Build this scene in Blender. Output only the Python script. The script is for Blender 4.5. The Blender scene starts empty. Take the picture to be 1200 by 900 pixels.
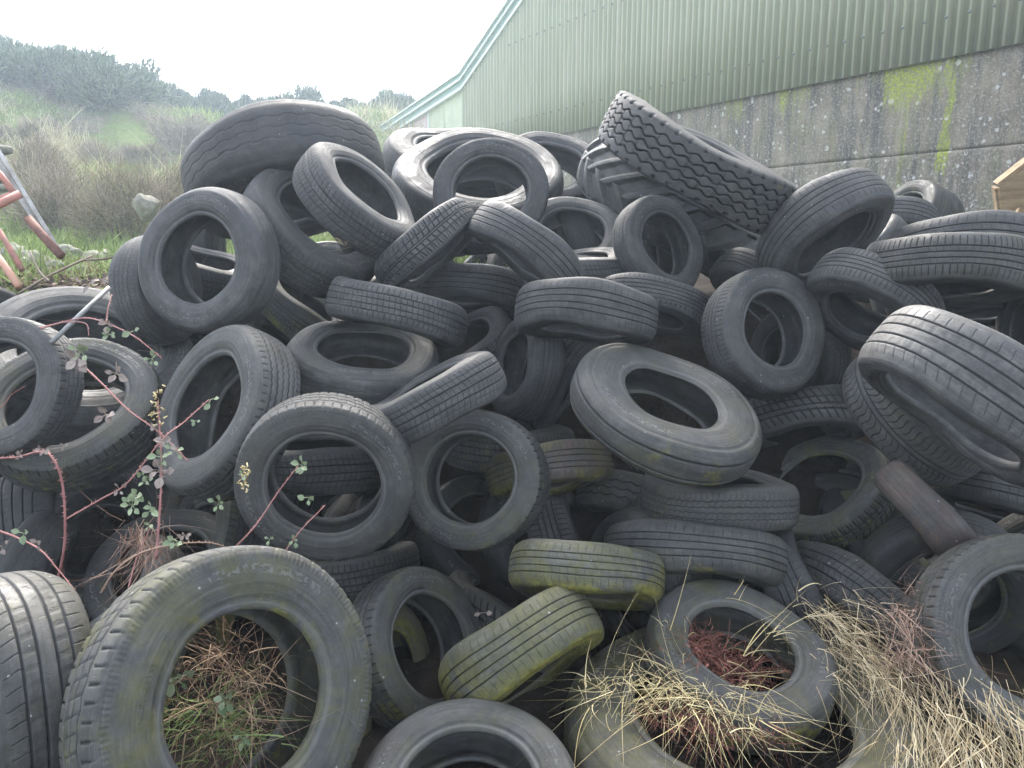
import bpy, math, random
import numpy as np
from mathutils import Vector, Matrix
R_ = math.radians
C = bpy.context.scene.collection
rnd = random.Random(7)
nrs = np.random.RandomState(11)
CAM = np.array([0.0, 0.0, 1.6]); FPX = 901.0; PITCH = R_(10.5)
cP, sP = math.cos(PITCH), math.sin(PITCH)

def at(px, py, z):
    """the point seen at pixel (px,py) of the 1200x900 photograph, z metres along the view axis"""
    a = (px-600)/FPX; b = (450-py)/FPX
    return CAM + z*np.array([a, cP+b*sP, b*cP-sP])

# ------------------------------------------------------------------ helpers
def mesh_np(name, v, f, mats=(), mi=None, smooth=True, uv=None, att=None):
    """v (n,3) floats, f (m,k) ints (all faces the same size)"""
    v = np.asarray(v, np.float32); f = np.asarray(f, np.int32)
    me = bpy.data.meshes.new(name)
    me.vertices.add(len(v)); me.vertices.foreach_set('co', v.ravel())
    k = f.shape[1]
    me.loops.add(f.size); me.loops.foreach_set('vertex_index', f.ravel())
    me.polygons.add(len(f))
    me.polygons.foreach_set('loop_start', np.arange(0, f.size, k, dtype=np.int32))
    me.polygons.foreach_set('loop_total', np.full(len(f), k, np.int32))
    if smooth: me.polygons.foreach_set('use_smooth', np.ones(len(f), bool))
    for m in mats: me.materials.append(m)
    if mi is not None: me.polygons.foreach_set('material_index', np.asarray(mi, np.int32))
    if uv is not None:
        l = me.uv_layers.new(name='UVMap'); l.data.foreach_set('uv', np.asarray(uv, np.float32)[f.ravel()].ravel())
    if att is not None: me.attributes.new('groove', 'FLOAT', 'POINT').data.foreach_set('value', np.asarray(att, np.float32).ravel())
    me.update(calc_edges=True); me.validate()
    return me
def link(name, me, parent=None, loc=None):
    o = bpy.data.objects.new(name, me); C.objects.link(o)
    if parent is not None: o.parent = parent
    if loc is not None: o.location = loc
    return o
def empty(name, loc=(0, 0, 0)):
    o = bpy.data.objects.new(name, None); C.objects.link(o); o.location = loc; o.empty_display_size = .2
    return o
def tag(o, label=None, cat=None, group=None, kind=None):
    if label: o['label'] = label
    if cat: o['category'] = cat
    if group: o['group'] = group
    if kind: o['kind'] = kind
    return o
class MB:
    """collects polygons of any size; build() links them as one mesh object"""
    def __init__(s): s.v = []; s.f = []; s.m = []
    def add(s, vs, fs, m=0):
        b = len(s.v); s.v += [tuple(map(float, x)) for x in vs]; s.f += [[b+i for i in f] for f in fs]; s.m += [m]*len(fs)
    def box(s, c, h, M=None, m=0, bev=0):
        P = [np.array([x*h[0], y*h[1], z*h[2]]) for x in (-1, 1) for y in (-1, 1) for z in (-1, 1)]
        if M is not None: P = [np.array(M) @ p for p in P]
        P = [p+np.array(c) for p in P]
        s.add(P, [(0, 1, 3, 2), (4, 6, 7, 5), (0, 4, 5, 1), (2, 3, 7, 6), (0, 2, 6, 4), (1, 5, 7, 3)], m)
    def tube(s, pts, rads, n=8, m=0, cap=True):
        pts = [np.array(p, float) for p in pts]
        if not hasattr(rads, '__len__'): rads = [rads]*len(pts)
        ref = np.array([.13, .21, .97]); rings = []
        for i, p in enumerate(pts):
            t = pts[min(i+1, len(pts)-1)]-pts[max(i-1, 0)]; t /= np.linalg.norm(t)+1e-9
            a = np.cross(t, ref)
            if np.linalg.norm(a) < .05: a = np.cross(t, [1, 0, 0])
            a /= np.linalg.norm(a); b = np.cross(t, a)
            rings.append([p+rads[i]*(math.cos(2*math.pi*k/n)*a+math.sin(2*math.pi*k/n)*b) for k in range(n)])
        vs = [q for r in rings for q in r]; fs = []
        for i in range(len(pts)-1):
            for k in range(n):
                fs.append((i*n+k, i*n+(k+1) % n, (i+1)*n+(k+1) % n, (i+1)*n+k))
        if cap: fs.append(tuple(range(n-1, -1, -1))); fs.append(tuple((len(pts)-1)*n+k for k in range(n)))
        s.add(vs, fs, m)
    def build(s, name, mats, parent=None, smooth=False):
        me = bpy.data.meshes.new(name); me.from_pydata(s.v, [], s.f)
        for m in (mats if isinstance(mats, (list, tuple)) else [mats]): me.materials.append(m)
        me.polygons.foreach_set('material_index', np.array(s.m, np.int32))
        if smooth: me.polygons.foreach_set('use_smooth', np.ones(len(s.f), bool))
        me.update()
        return link(name, me, parent)
def bez(P, n=24):
    """smooth Catmull-Rom line through the points P"""
    P = [np.array(p, float) for p in P]; P = [2*P[0]-P[1]]+P+[2*P[-1]-P[-2]]; out = []
    for i in range(1, len(P)-2):
        for k in range(n):
            t = k/n; a, b, c, d = P[i-1:i+3]
            out.append(.5*((2*b)+(-a+c)*t+(2*a-5*b+4*c-d)*t*t+(-a+3*b-3*c+d)*t**3))
    out.append(P[-2]); return out

# ------------------------------------------------------------------ materials
def new_mat(name, rough=.7, spec=.3):
    m = bpy.data.materials.new(name); m.use_nodes = True
    nt = m.node_tree; b = nt.nodes['Principled BSDF']
    b.inputs['Roughness'].default_value = rough; b.inputs['Specular IOR Level'].default_value = spec
    return m, nt, b
class N:
    def __init__(s, nt): s.nt = nt
    def n(s, t, **k):
        x = s.nt.nodes.new(t)
        for a, b in k.items(): setattr(x, a, b)
        return x
    def l(s, a, b): s.nt.links.new(a, b)
    def put(s, inp, v):
        if hasattr(v, 'is_output') or hasattr(v, 'links'): s.l(v, inp)
        else: inp.default_value = v
    def noise(s, vec, scale, det=4, rough=.6, dist=0, out='Fac'):
        x = s.n('ShaderNodeTexNoise'); x.inputs['Scale'].default_value = scale; x.inputs['Detail'].default_value = det
        x.inputs['Roughness'].default_value = rough; x.inputs['Distortion'].default_value = dist
        if vec is not None: s.l(vec, x.inputs['Vector'])
        return x.outputs[out]
    def ramp(s, fac, stops, interp='LINEAR'):
        x = s.n('ShaderNodeValToRGB'); cr = x.color_ramp; cr.interpolation = interp
        while len(cr.elements) < len(stops): cr.elements.new(.5)
        for e, (p, c) in zip(cr.elements, stops):
            e.position = p; e.color = (c, c, c, 1) if not hasattr(c, '__len__') else (*c, 1)
        s.l(fac, x.inputs[0]); return x.outputs[0]
    def math(s, op, a, b=None, c=None, clamp=False):
        x = s.n('ShaderNodeMath', operation=op, use_clamp=clamp)
        s.put(x.inputs[0], a)
        if b is not None: s.put(x.inputs[1], b)
        if c is not None: s.put(x.inputs[2], c)
        return x.outputs[0]
    def mix(s, fac, a, b, bt='MIX'):
        x = s.n('ShaderNodeMix', data_type='RGBA', blend_type=bt)
        s.put(x.inputs[0], fac)
        s.put(x.inputs[6], (*a, 1) if isinstance(a, tuple) else a); s.put(x.inputs[7], (*b, 1) if isinstance(b, tuple) else b)
        return x.outputs[2]
    def smooth(s, v, a, b):
        x = s.n('ShaderNodeMapRange', interpolation_type='SMOOTHSTEP')
        s.put(x.inputs[0], v); s.put(x.inputs[1], a); s.put(x.inputs[2], b); return x.outputs[0]
    def mapping(s, vec, scale=(1, 1, 1), loc=(0, 0, 0), rot=(0, 0, 0)):
        x = s.n('ShaderNodeMapping'); s.l(vec, x.inputs[0]); x.inputs['Scale'].default_value = scale
        x.inputs['Location'].default_value = loc; x.inputs['Rotation'].default_value = rot; return x.outputs[0]
    def bump(s, h, strength, dist, nrm=None):
        x = s.n('ShaderNodeBump'); x.inputs['Strength'].default_value = strength; x.inputs['Distance'].default_value = dist
        s.l(h, x.inputs['Height'])
        if nrm is not None: s.l(nrm, x.inputs['Normal'])
        return x.outputs[0]

def rubber(name, kind):
    m, nt, b = new_mat(name, .62, .35); g = N(nt)
    oi = g.n('ShaderNodeObjectInfo'); sc = g.n('ShaderNodeSeparateColor'); g.l(oi.outputs['Color'], sc.inputs[0])
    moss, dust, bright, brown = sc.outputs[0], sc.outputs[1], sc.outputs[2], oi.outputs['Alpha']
    tc = g.n('ShaderNodeTexCoord'); geo = g.n('ShaderNodeNewGeometry'); wp = geo.outputs['Position']
    add = g.n('ShaderNodeVectorMath', operation='MULTIPLY_ADD')
    g.l(wp, add.inputs[0]); add.inputs[1].default_value = (1, 1, 1); add.inputs[2].default_value = (0, 0, 0)
    P = add.outputs[0]
    big = g.noise(P, 7, 8, .75); mid = g.noise(P, 34, 6, .75); fine = g.noise(P, 260, 3, .6)
    base = g.ramp(big, [(.3, (.038, .036, .034)), (.7, (.076, .073, .068))])
    base = g.mix(g.math('MULTIPLY', g.smooth(mid, .45, .75), .5), base, (.125, .122, .116))
    # dry dust and chalky bloom of weathered rubber
    dn = g.math('ADD', g.math('MULTIPLY', g.noise(P, 13, 8, .8), .45), g.math('MULTIPLY', g.noise(g.mapping(tc.outputs['UV'], (9, 22 if kind == 'side' else 7, 1)), 1, 6, .7), .55))
    d1 = g.math('MULTIPLY', g.smooth(dn, .40, .70), dust, clamp=True)
    base = g.mix(g.math('MULTIPLY', d1, .75), base, (.185, .178, .160))
    d2 = g.smooth(g.noise(P, 70, 4, .7), .62, .75)
    base = g.mix(g.math('MULTIPLY', d2, g.math('MULTIPLY', dust, .5)), base, (.19, .185, .165))
    wet = g.smooth(g.noise(P, 3.2, 6, .7), .50, .62)
    base = g.mix(g.math('MULTIPLY', wet, .45), base, (.022, .022, .024))
    # reddish wear
    base = g.mix(g.math('MULTIPLY', brown, g.smooth(g.noise(P, 16, 5, .7), .35, .62)), base, (.17, .085, .06))
    # brown-green film of algae over most mossy tyres, bright moss in patches
    film = g.math('MULTIPLY', g.smooth(g.noise(P, 6, 9, .8), .42, .66), g.math('MULTIPLY', moss, 2.0), clamp=True)
    film = g.math('MULTIPLY', film, .75)
    base = g.mix(film, base, g.ramp(mid, [(.3, (.045, .045, .026)), (.7, (.105, .100, .048))]))
    ms = g.math('ADD', g.noise(P, 6.5, 6, .72, .4), g.math('MULTIPLY', moss, .36))
    mm = g.smooth(ms, .70, .87)
    # moss prefers the low and shaded side of the rubber
    sp = g.n('ShaderNodeSeparateXYZ'); g.l(geo.outputs['Normal'], sp.inputs[0])
    low = g.smooth(sp.outputs[2], .45, -.45)
    mm = g.math('MULTIPLY', mm, g.math('ADD', .22, g.math('MULTIPLY', low, 1.0)), clamp=True)
    mcol = g.ramp(g.noise(P, 45, 4, .7), [(.3, (.075, .078, .018)), (.7, (.23, .21, .045))])
    base = g.mix(mm, base, mcol)
    # specks: bird lime, lichen
    vo = g.n('ShaderNodeTexVoronoi'); vo.inputs['Scale'].default_value = 26; g.l(P, vo.inputs['Vector'])
    spn = g.math('MULTIPLY', g.math('LESS_THAN', vo.outputs['Distance'], .085), g.math('GREATER_THAN', g.noise(P, 9, 2), .60))
    base = g.mix(g.math('MULTIPLY', spn, .7), base, (.42, .42, .38))
    if kind == 'tread':   # groove shade painted into the colour, on top of unbleached black rubber
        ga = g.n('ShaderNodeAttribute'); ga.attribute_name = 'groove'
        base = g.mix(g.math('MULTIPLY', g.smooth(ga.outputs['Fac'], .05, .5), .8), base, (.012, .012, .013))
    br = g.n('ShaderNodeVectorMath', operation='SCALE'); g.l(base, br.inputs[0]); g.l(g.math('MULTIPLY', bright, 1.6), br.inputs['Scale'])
    g.l(br.outputs[0], b.inputs['Base Color'])
    g.l(g.math('SUBTRACT', g.ramp(mid, [(.3, .60), (.7, .82)]), g.math('MULTIPLY', wet, .22)), b.inputs['Roughness'])
    h = g.math('ADD', g.math('MULTIPLY', mid, .5), g.math('MULTIPLY', fine, .25))
    h = g.math('ADD', h, g.math('MULTIPLY', mm, .8))
    if kind == 'tread':   # fine lateral cracks and cuts
        uvm = g.mapping(tc.outputs['UV'], (160, 5, 1))
        cr = g.noise(uvm, 1.0, 3, .7, .5); h = g.math('ADD', h, g.math('MULTIPLY', g.smooth(cr, .60, .68), -.5))
    if kind == 'side':
        uvm = g.mapping(tc.outputs['UV'], (14, 90, 1))
        h = g.math('ADD', h, g.math('MULTIPLY', g.noise(uvm, 1.0, 3, .6), .35))
        # worn raised mouldings of the sidewall: short bars in two arcs, a ribbed band, cracks
        su = g.n('ShaderNodeSeparateXYZ'); g.l(tc.outputs['UV'], su.inputs[0]); u_, v_ = su.outputs[0], su.outputs[1]
        def band(x, a, b_, e): return g.math('MULTIPLY', g.smooth(x, a-e, a+e), g.math('SUBTRACT', 1.0, g.smooth(x, b_-e, b_+e)))
        arcs = g.math('MAXIMUM', band(g.math('FRACT', g.math('MULTIPLY', u_, 2.0)), .12, .46, .004), 0.0)
        bars = g.smooth(g.noise(g.mapping(tc.outputs['UV'], (150, 14, 1)), 1.0, 1, .5), .50, .56)
        mk = g.math('MULTIPLY', g.math('MULTIPLY', arcs, band(v_, .30, .44, .012)), bars)
        mk2 = g.math('MULTIPLY', g.math('MULTIPLY', band(g.math('FRACT', g.math('MULTIPLY', u_, 3.0)), .55, .80, .004), band(v_, .56, .62, .01)), g.smooth(g.noise(g.mapping(tc.outputs['UV'], (260, 10, 4)), 1.0, 1, .5), .50, .56))
        h = g.math('ADD', h, g.math('MULTIPLY', g.math('ADD', mk, mk2), .95))
        base_in = b.inputs['Base Color'].links[0].from_socket
        lite = g.mix(g.math('MULTIPLY', g.math('ADD', g.math('MULTIPLY', mk, .35), g.math('MULTIPLY', band(v_, .80, .88, .02), .22)), 1.0), base_in, (.20, .195, .18))
        g.l(lite, b.inputs['Base Color'])
        ck = g.noise(g.mapping(tc.outputs['UV'], (6, 120, 1)), 1.0, 4, .8, 1.0)
        h = g.math('ADD', h, g.math('MULTIPLY', g.smooth(ck, .60, .66), -.35))
    g.l(g.bump(h, .7, .004), b.inputs['Normal'])
    return m
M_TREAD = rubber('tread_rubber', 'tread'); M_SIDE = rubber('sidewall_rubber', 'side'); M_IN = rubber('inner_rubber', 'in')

# ------------------------------------------------------------------ tyre shape, unit outer diameter
def catmull(P, n):
    P = np.array(P, float); Q = np.vstack([2*P[0]-P[1], P, 2*P[-1]-P[-2]]); seg = []
    for i in range(1, len(Q)-2):
        t = np.linspace(0, 1, 24, endpoint=False)[:, None]; a, b, c, d = Q[i-1:i+3]
        seg.append(.5*((2*b)+(-a+c)*t+(2*a-5*b+4*c-d)*t*t+(-a+3*b-3*c+d)*t**3))
    L = np.vstack(seg+[P[-1:]]); s = np.r_[0, np.cumsum(np.linalg.norm(np.diff(L, axis=0), axis=1))]
    u = np.linspace(0, s[-1], n); return np.c_[np.interp(u, s, L[:, 0]), np.interp(u, s, L[:, 1])]
def G(x, w):   # groove: 1 inside half width w
    return np.clip(1.6-np.abs(x)/w, 0, 1)
def fr(x): return x-np.floor(x)
def tri(x): return 2*np.abs(fr(x)-.5)
def pattern(kind, U, V):
    """groove depth 0..1 on the tread; U turns 0..1, V -1..1 across"""
    D = np.zeros_like(U)
    mx = lambda a: np.maximum(D, a)
    if kind == 'rib':
        for c in (-.52, -.18, .18, .52): D = mx(.9*G(V-c, .022))
        D = mx(.40*G(fr(U*64+.35*np.abs(V))-.5, .036)*(np.abs(V) > .60)); D = mx(.30*G(fr(U*64+.7*V)-.5, .036)*(np.abs(V) < .5)*(np.abs(V) > .21))
    elif kind == 'block':
        for c in (-.55, -.19, .19, .55): D = mx(.7*G(V-c+.030*(tri(U*84)-.5), .028))
        D = mx(.6*G(fr(U*84+.15*np.sign(V))-.5, .06)*(np.abs(V) > .57)); D = mx(.5*G(fr(U*84+.5+.4*V)-.5, .06)*(np.abs(V) < .53))
    elif kind == 'bigblock':
        for c in (-.48, -.08, .08, .48): D = mx(.9*G(V-c, .030))
        D = mx(.9*G(fr(U*56+.5*np.abs(V))-.5, .085)*(np.abs(V) > .10)); D = mx(.5*G(fr(U*56)-.5, .06)*(np.abs(V) > .5))
    elif kind == 'sipe':
        for c in (-.42, 0, .42): D = mx(.8*G(V-c, .030))
        D = mx(.5*G(fr(U*76+.9*np.abs(V))-.5, .05)*(np.abs(V) > .05)); D = mx(.4*G(np.abs(V)-.72, .02))
    elif kind == 'wave':
        for c in (-.5, -.16, .16, .5): D = mx(.5*G(V-c+.03*np.sin(U*2*np.pi*60), .026))
        D = mx(.35*G(fr(U*90+.3*np.sin(V*6))-.5, .06)*(np.abs(V) > .2))
    elif kind == 'zig':
        for c in (-.6, -.3, 0, .3, .6): D = mx(.8*G(V-c+.06*(tri(U*70)-.5), .030))
        D = mx(.4*G(fr(U*70)-.5, .12)*(np.abs(V) > .75))
    elif kind == 'zigwide':
        for c in (-.45, 0, .45): D = mx(.7*G(V-c+.14*(tri(U*34)-.5), .030))
    elif kind == 'shoulder':
        for c in (-.45, -.15, .15, .45): D = mx(.8*G(V-c, .026))
        D = mx(.6*G(fr(U*84)-.5, .07)*(np.abs(V) > .50)); D = mx(.35*G(fr(U*84+.6*V)-.5, .05)*(np.abs(V) < .42)*(np.abs(V) > .18))
    elif kind in ('wide', 'wide2'):
        for c in (-.56, -.2, .2, .56): D = mx(G(V-c, .024))
        D = mx(.5*G(fr(U*54+.35*np.abs(V)+.12*np.sin(8*V))-.5, .026)*(np.abs(V) > .58)*(np.abs(V) < .95))
        D = mx(.18*G(fr(U*54+.5*V)-.5, .16)*(np.abs(V) < .52)*(np.abs(V) > .23))
    elif kind == 'chevron':
        D = mx(.8*G(np.abs(V)-.12, .03)); D = mx(.8*G(fr(U*66-.8*np.abs(V)+.25*np.cos(V*7))-.5, .06)*(np.abs(V) > .14)*(fr(V*3+.2) > .12))
    elif kind == 'slash':
        for c in (-.4, .05, .4): D = mx(.9*G(V-c, .035))
        D = mx(.9*G(fr(U*52+1.1*V)-.5, .085)*(np.abs(V) < .95)*(np.abs(V-.2) > .08))
    elif kind == 'mud':
        for c in (-.42, 0, .42): D = mx(.7*G(V-c+.07*(tri(U*40)-.5), .035))
        D = mx(.85*G(fr(U*60+.12*np.abs(V))-.5, .055)*(np.abs(V) > .60)); D = mx(.4*G(fr(U*60+.4+.5*V)-.5, .06)*(np.abs(V) < .42))
    elif kind == 'truck':
        for c in (-.62, -.31, 0, .31, .62): D = mx(1.2*G(V-c+.13*(np.clip(1.5*tri(U*40+(.5 if abs(c) in (.31,) else 0))-.25, 0, 1)-.5), .026))
        D = mx(.35*G(fr(U*40+.25)-.5, .02)*(np.abs(V) < .62)); D = mx(1.0*G(fr(U*44+.25)-.5, .10)*(np.abs(V) > .90))
    elif kind == 'worn':
        for c in (-.4, 0, .4): D = mx(.28*G(V-c+.07*(np.clip(3*tri(U*30)-1, 0, 1)-.5), .028))
    elif kind == 'bald':
        for c in (-.55, .55): D = mx(.9*np.clip(1.3-np.abs(V-c)/.10, 0, 1)**2)
    return D
_cache = {}
def tyre_mesh(kind, w, rim):
    key = (kind, round(w, 2), rim)
    if key in _cache: return _cache[key]
    w = round(w, 2); hw = w/2; truck = kind in ('truck', 'tractor')
    wear = {'bald': 0, 'worn': .5}.get(kind, 1)
    tied = kind in ('mud', 'truck', 'tractor')
    NS = 640 if tied else 320
    NU = NS if tied else NS*(4 if kind not in ('worn', 'bald') else 2)
    NT = 85; sh = .030 if kind != 'mud' else .022
    rt = .5; r0 = rim/2
    tv = np.linspace(-1, 1, NT)
    tz = tv*hw*(.84 if tied else .80); tr = rt-(.010*np.abs(tv)**2.4 if tied else .007*tv**2+.013*np.abs(tv)**5)-(.008 if kind in ('worn', 'bald') else 0)*np.abs(tv)**4
    # + side profile from shoulder to bead
    rs = tr[-1]; zs = tz[-1]; H = rs-r0
    if kind == 'bald':   # stepped smooth sidewall
        pts = [(zs, rs), (hw*.91, rs-.014), (hw*.93, rs-.028), (hw*.90, rs-.038), (hw*.96, rs-.058), (hw*.99, rs-H*.45), (hw*.94, rs-H*.68), (hw*.84, r0+.03), (hw*.76, r0+.014), (hw*.74, r0+.006), (hw*.70, r0)]
    else:
        pts = [(zs, rs), (hw*.895, rs-.010 if not tied else rs-.006), (hw*.955, rs-.028), (hw*.985, rs-H*.34), (hw*1.0, rs-H*.50), (hw*.97, rs-H*.68), (hw*.89, r0+.034), (hw*.85, r0+.026), (hw*.855, r0+.014), (hw*.80, r0+.003), (hw*.74, r0)]
    side = catmull(pts, 40)     # (z,r)
    th = .020 if not truck else .026
    inn = catmull([(hw*.74, r0), (hw*.64, r0+.004), (hw*.66, r0+.030), (hw*.86-.006, r0+H*.35), (hw*.90-.010, r0+H*.55), (hw*.80, rs-th-.016), (hw*.5, rt-th-.008), (0, rt-th-.004)], 18)
    def surf(z, r, dep=None, NU=NS):     # z,r (M,) or (NU,M)
        A = np.arange(NU)/NU*2*np.pi; ca, sa = np.cos(A), np.sin(A)
        z = np.broadcast_to(z, (NU, len(z) if np.ndim(z) == 1 else z.shape[1])); r = np.broadcast_to(r, z.shape).copy()
        if dep is not None: r = r-dep
        # an unmounted carcass sags a little out of true
        z = z+(.010*np.cos(2*A+.6)+.007*np.cos(3*A+2))[:, None]*(r/.5)
        z = z*(1+.05*np.cos(3*A+1.0)+.03*np.sin(5*A))[:, None]
        r = r*(1+.014*np.cos(2*A)+.008*np.sin(3*A+1)+.003*np.cos(5*A))[:, None]
        return np.stack([r*ca[:, None], r*sa[:, None], z], -1)
    def grid(P, flip=False):
        n, m = P.shape[:2]; i = np.arange(n)[:, None]; j = np.arange(m-1)[None]
        i2 = (i+1) % n; f = np.stack([i*m+j, i2*m+j, i2*m+j+1, i*m+j+1], -1).reshape(-1, 4)
        if flip: f = f[:, ::-1]
        uv = np.stack([np.broadcast_to((np.arange(n)/n)[:, None], (n, m)), np.broadcast_to(np.linspace(0, 1, m)[None], (n, m))], -1).reshape(-1, 2)
        return P.reshape(-1, 3), f, uv
    U = np.arange(NU)/NU; UU, VV = np.meshgrid(U, tv, indexing='ij')
    gd = {'truck': .012, 'mud': .009, 'slash': .010, 'chevron': .010, 'bigblock': .010}.get(kind, .0085)
    if kind == 'tractor':
        lug = np.maximum(G(fr(U[:, None]*22-.9*tv[None])-.25, .17)*(tv[None] > -.12), G(fr(U[:, None]*22+.5+.9*tv[None])-.25, .17)*(tv[None] < .12))
        dep = -.024*np.clip(lug*1.0, 0, 1)*(np.abs(tv[None]) < .999)+.024
        tr = tr-.02*np.abs(tv)**2
    else: dep = gd*pattern(kind, UU, VV)
    fade = np.clip((1-np.abs(tv))/.03, 0, 1)[None]
    dep_edge = dep if tied else dep*fade
    e0 = dep_edge[:, -1:].copy() if tied else np.zeros((NS, 1)); e1 = dep_edge[:, :1].copy() if tied else e0
    t = grid(surf(tz, tr, dep_edge, NU)); U = np.arange(NS)/NS
    k = np.clip(1-np.arange(40)/(7 if kind != 'tractor' else 15), 0, 1)[None]
    sz, sr = side[:, 0], side[:, 1]
    ring = .0022*(G(sr-(r0+H*.42), .003)+G(sr-(r0+H*.24), .004))*(kind != 'bald')+ .0016*G(sr-(rs-H*.24), .0025)
    blk = 0.0025*(fr(U[:, None]*170) > .5)*((sr < rs-H*.10)*(sr > rs-H*.2))[None]*(1 if kind in ('mud', 'rib', 'shoulder', 'wide', 'wide2', 'block') else 0)
    sp = grid(surf(np.broadcast_to(sz, (NS, 40))+ring[None]+blk, sr, e0*k))
    sn = grid(surf(-(np.broadcast_to(sz, (NS, 40))+ring[None]+blk), sr, e1*k), True)
    iz = np.r_[inn[:, 0], -inn[:-1, 0][::-1]]; ir = np.r_[inn[:, 1], inn[:-1, 1][::-1]]
    il = grid(surf(iz, ir))
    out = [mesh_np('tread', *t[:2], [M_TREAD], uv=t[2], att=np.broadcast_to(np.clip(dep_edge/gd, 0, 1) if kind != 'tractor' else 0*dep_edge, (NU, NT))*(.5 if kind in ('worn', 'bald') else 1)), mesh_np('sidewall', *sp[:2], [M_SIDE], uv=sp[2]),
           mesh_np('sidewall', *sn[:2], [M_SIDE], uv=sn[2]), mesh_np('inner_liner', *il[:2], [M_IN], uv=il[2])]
    _cache[key] = out
    return out
def put_tyre(name, center, normal, D, W, kind, rim, col, spin, label, cat, group, oval=1.0):
    wr = min(max(round(W/D/.04)*.04, .24), .36)
    ms = tyre_mesh(kind, wr, rim)
    o = empty(name, center)
    q = Vector(normal).normalized().to_track_quat('Z', 'Y').to_matrix() @ Matrix.Rotation(spin, 3, 'Z')
    o.rotation_euler = q.to_euler(); o.scale = (D, D*oval, D*(W/D)/wr)
    tag(o, label, cat, group)
    for nm, me in zip(('tread', 'sidewall', 'sidewall', 'inner_liner'), ms):
        p = link(nm, me, o); p.color = col
    return o
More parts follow.
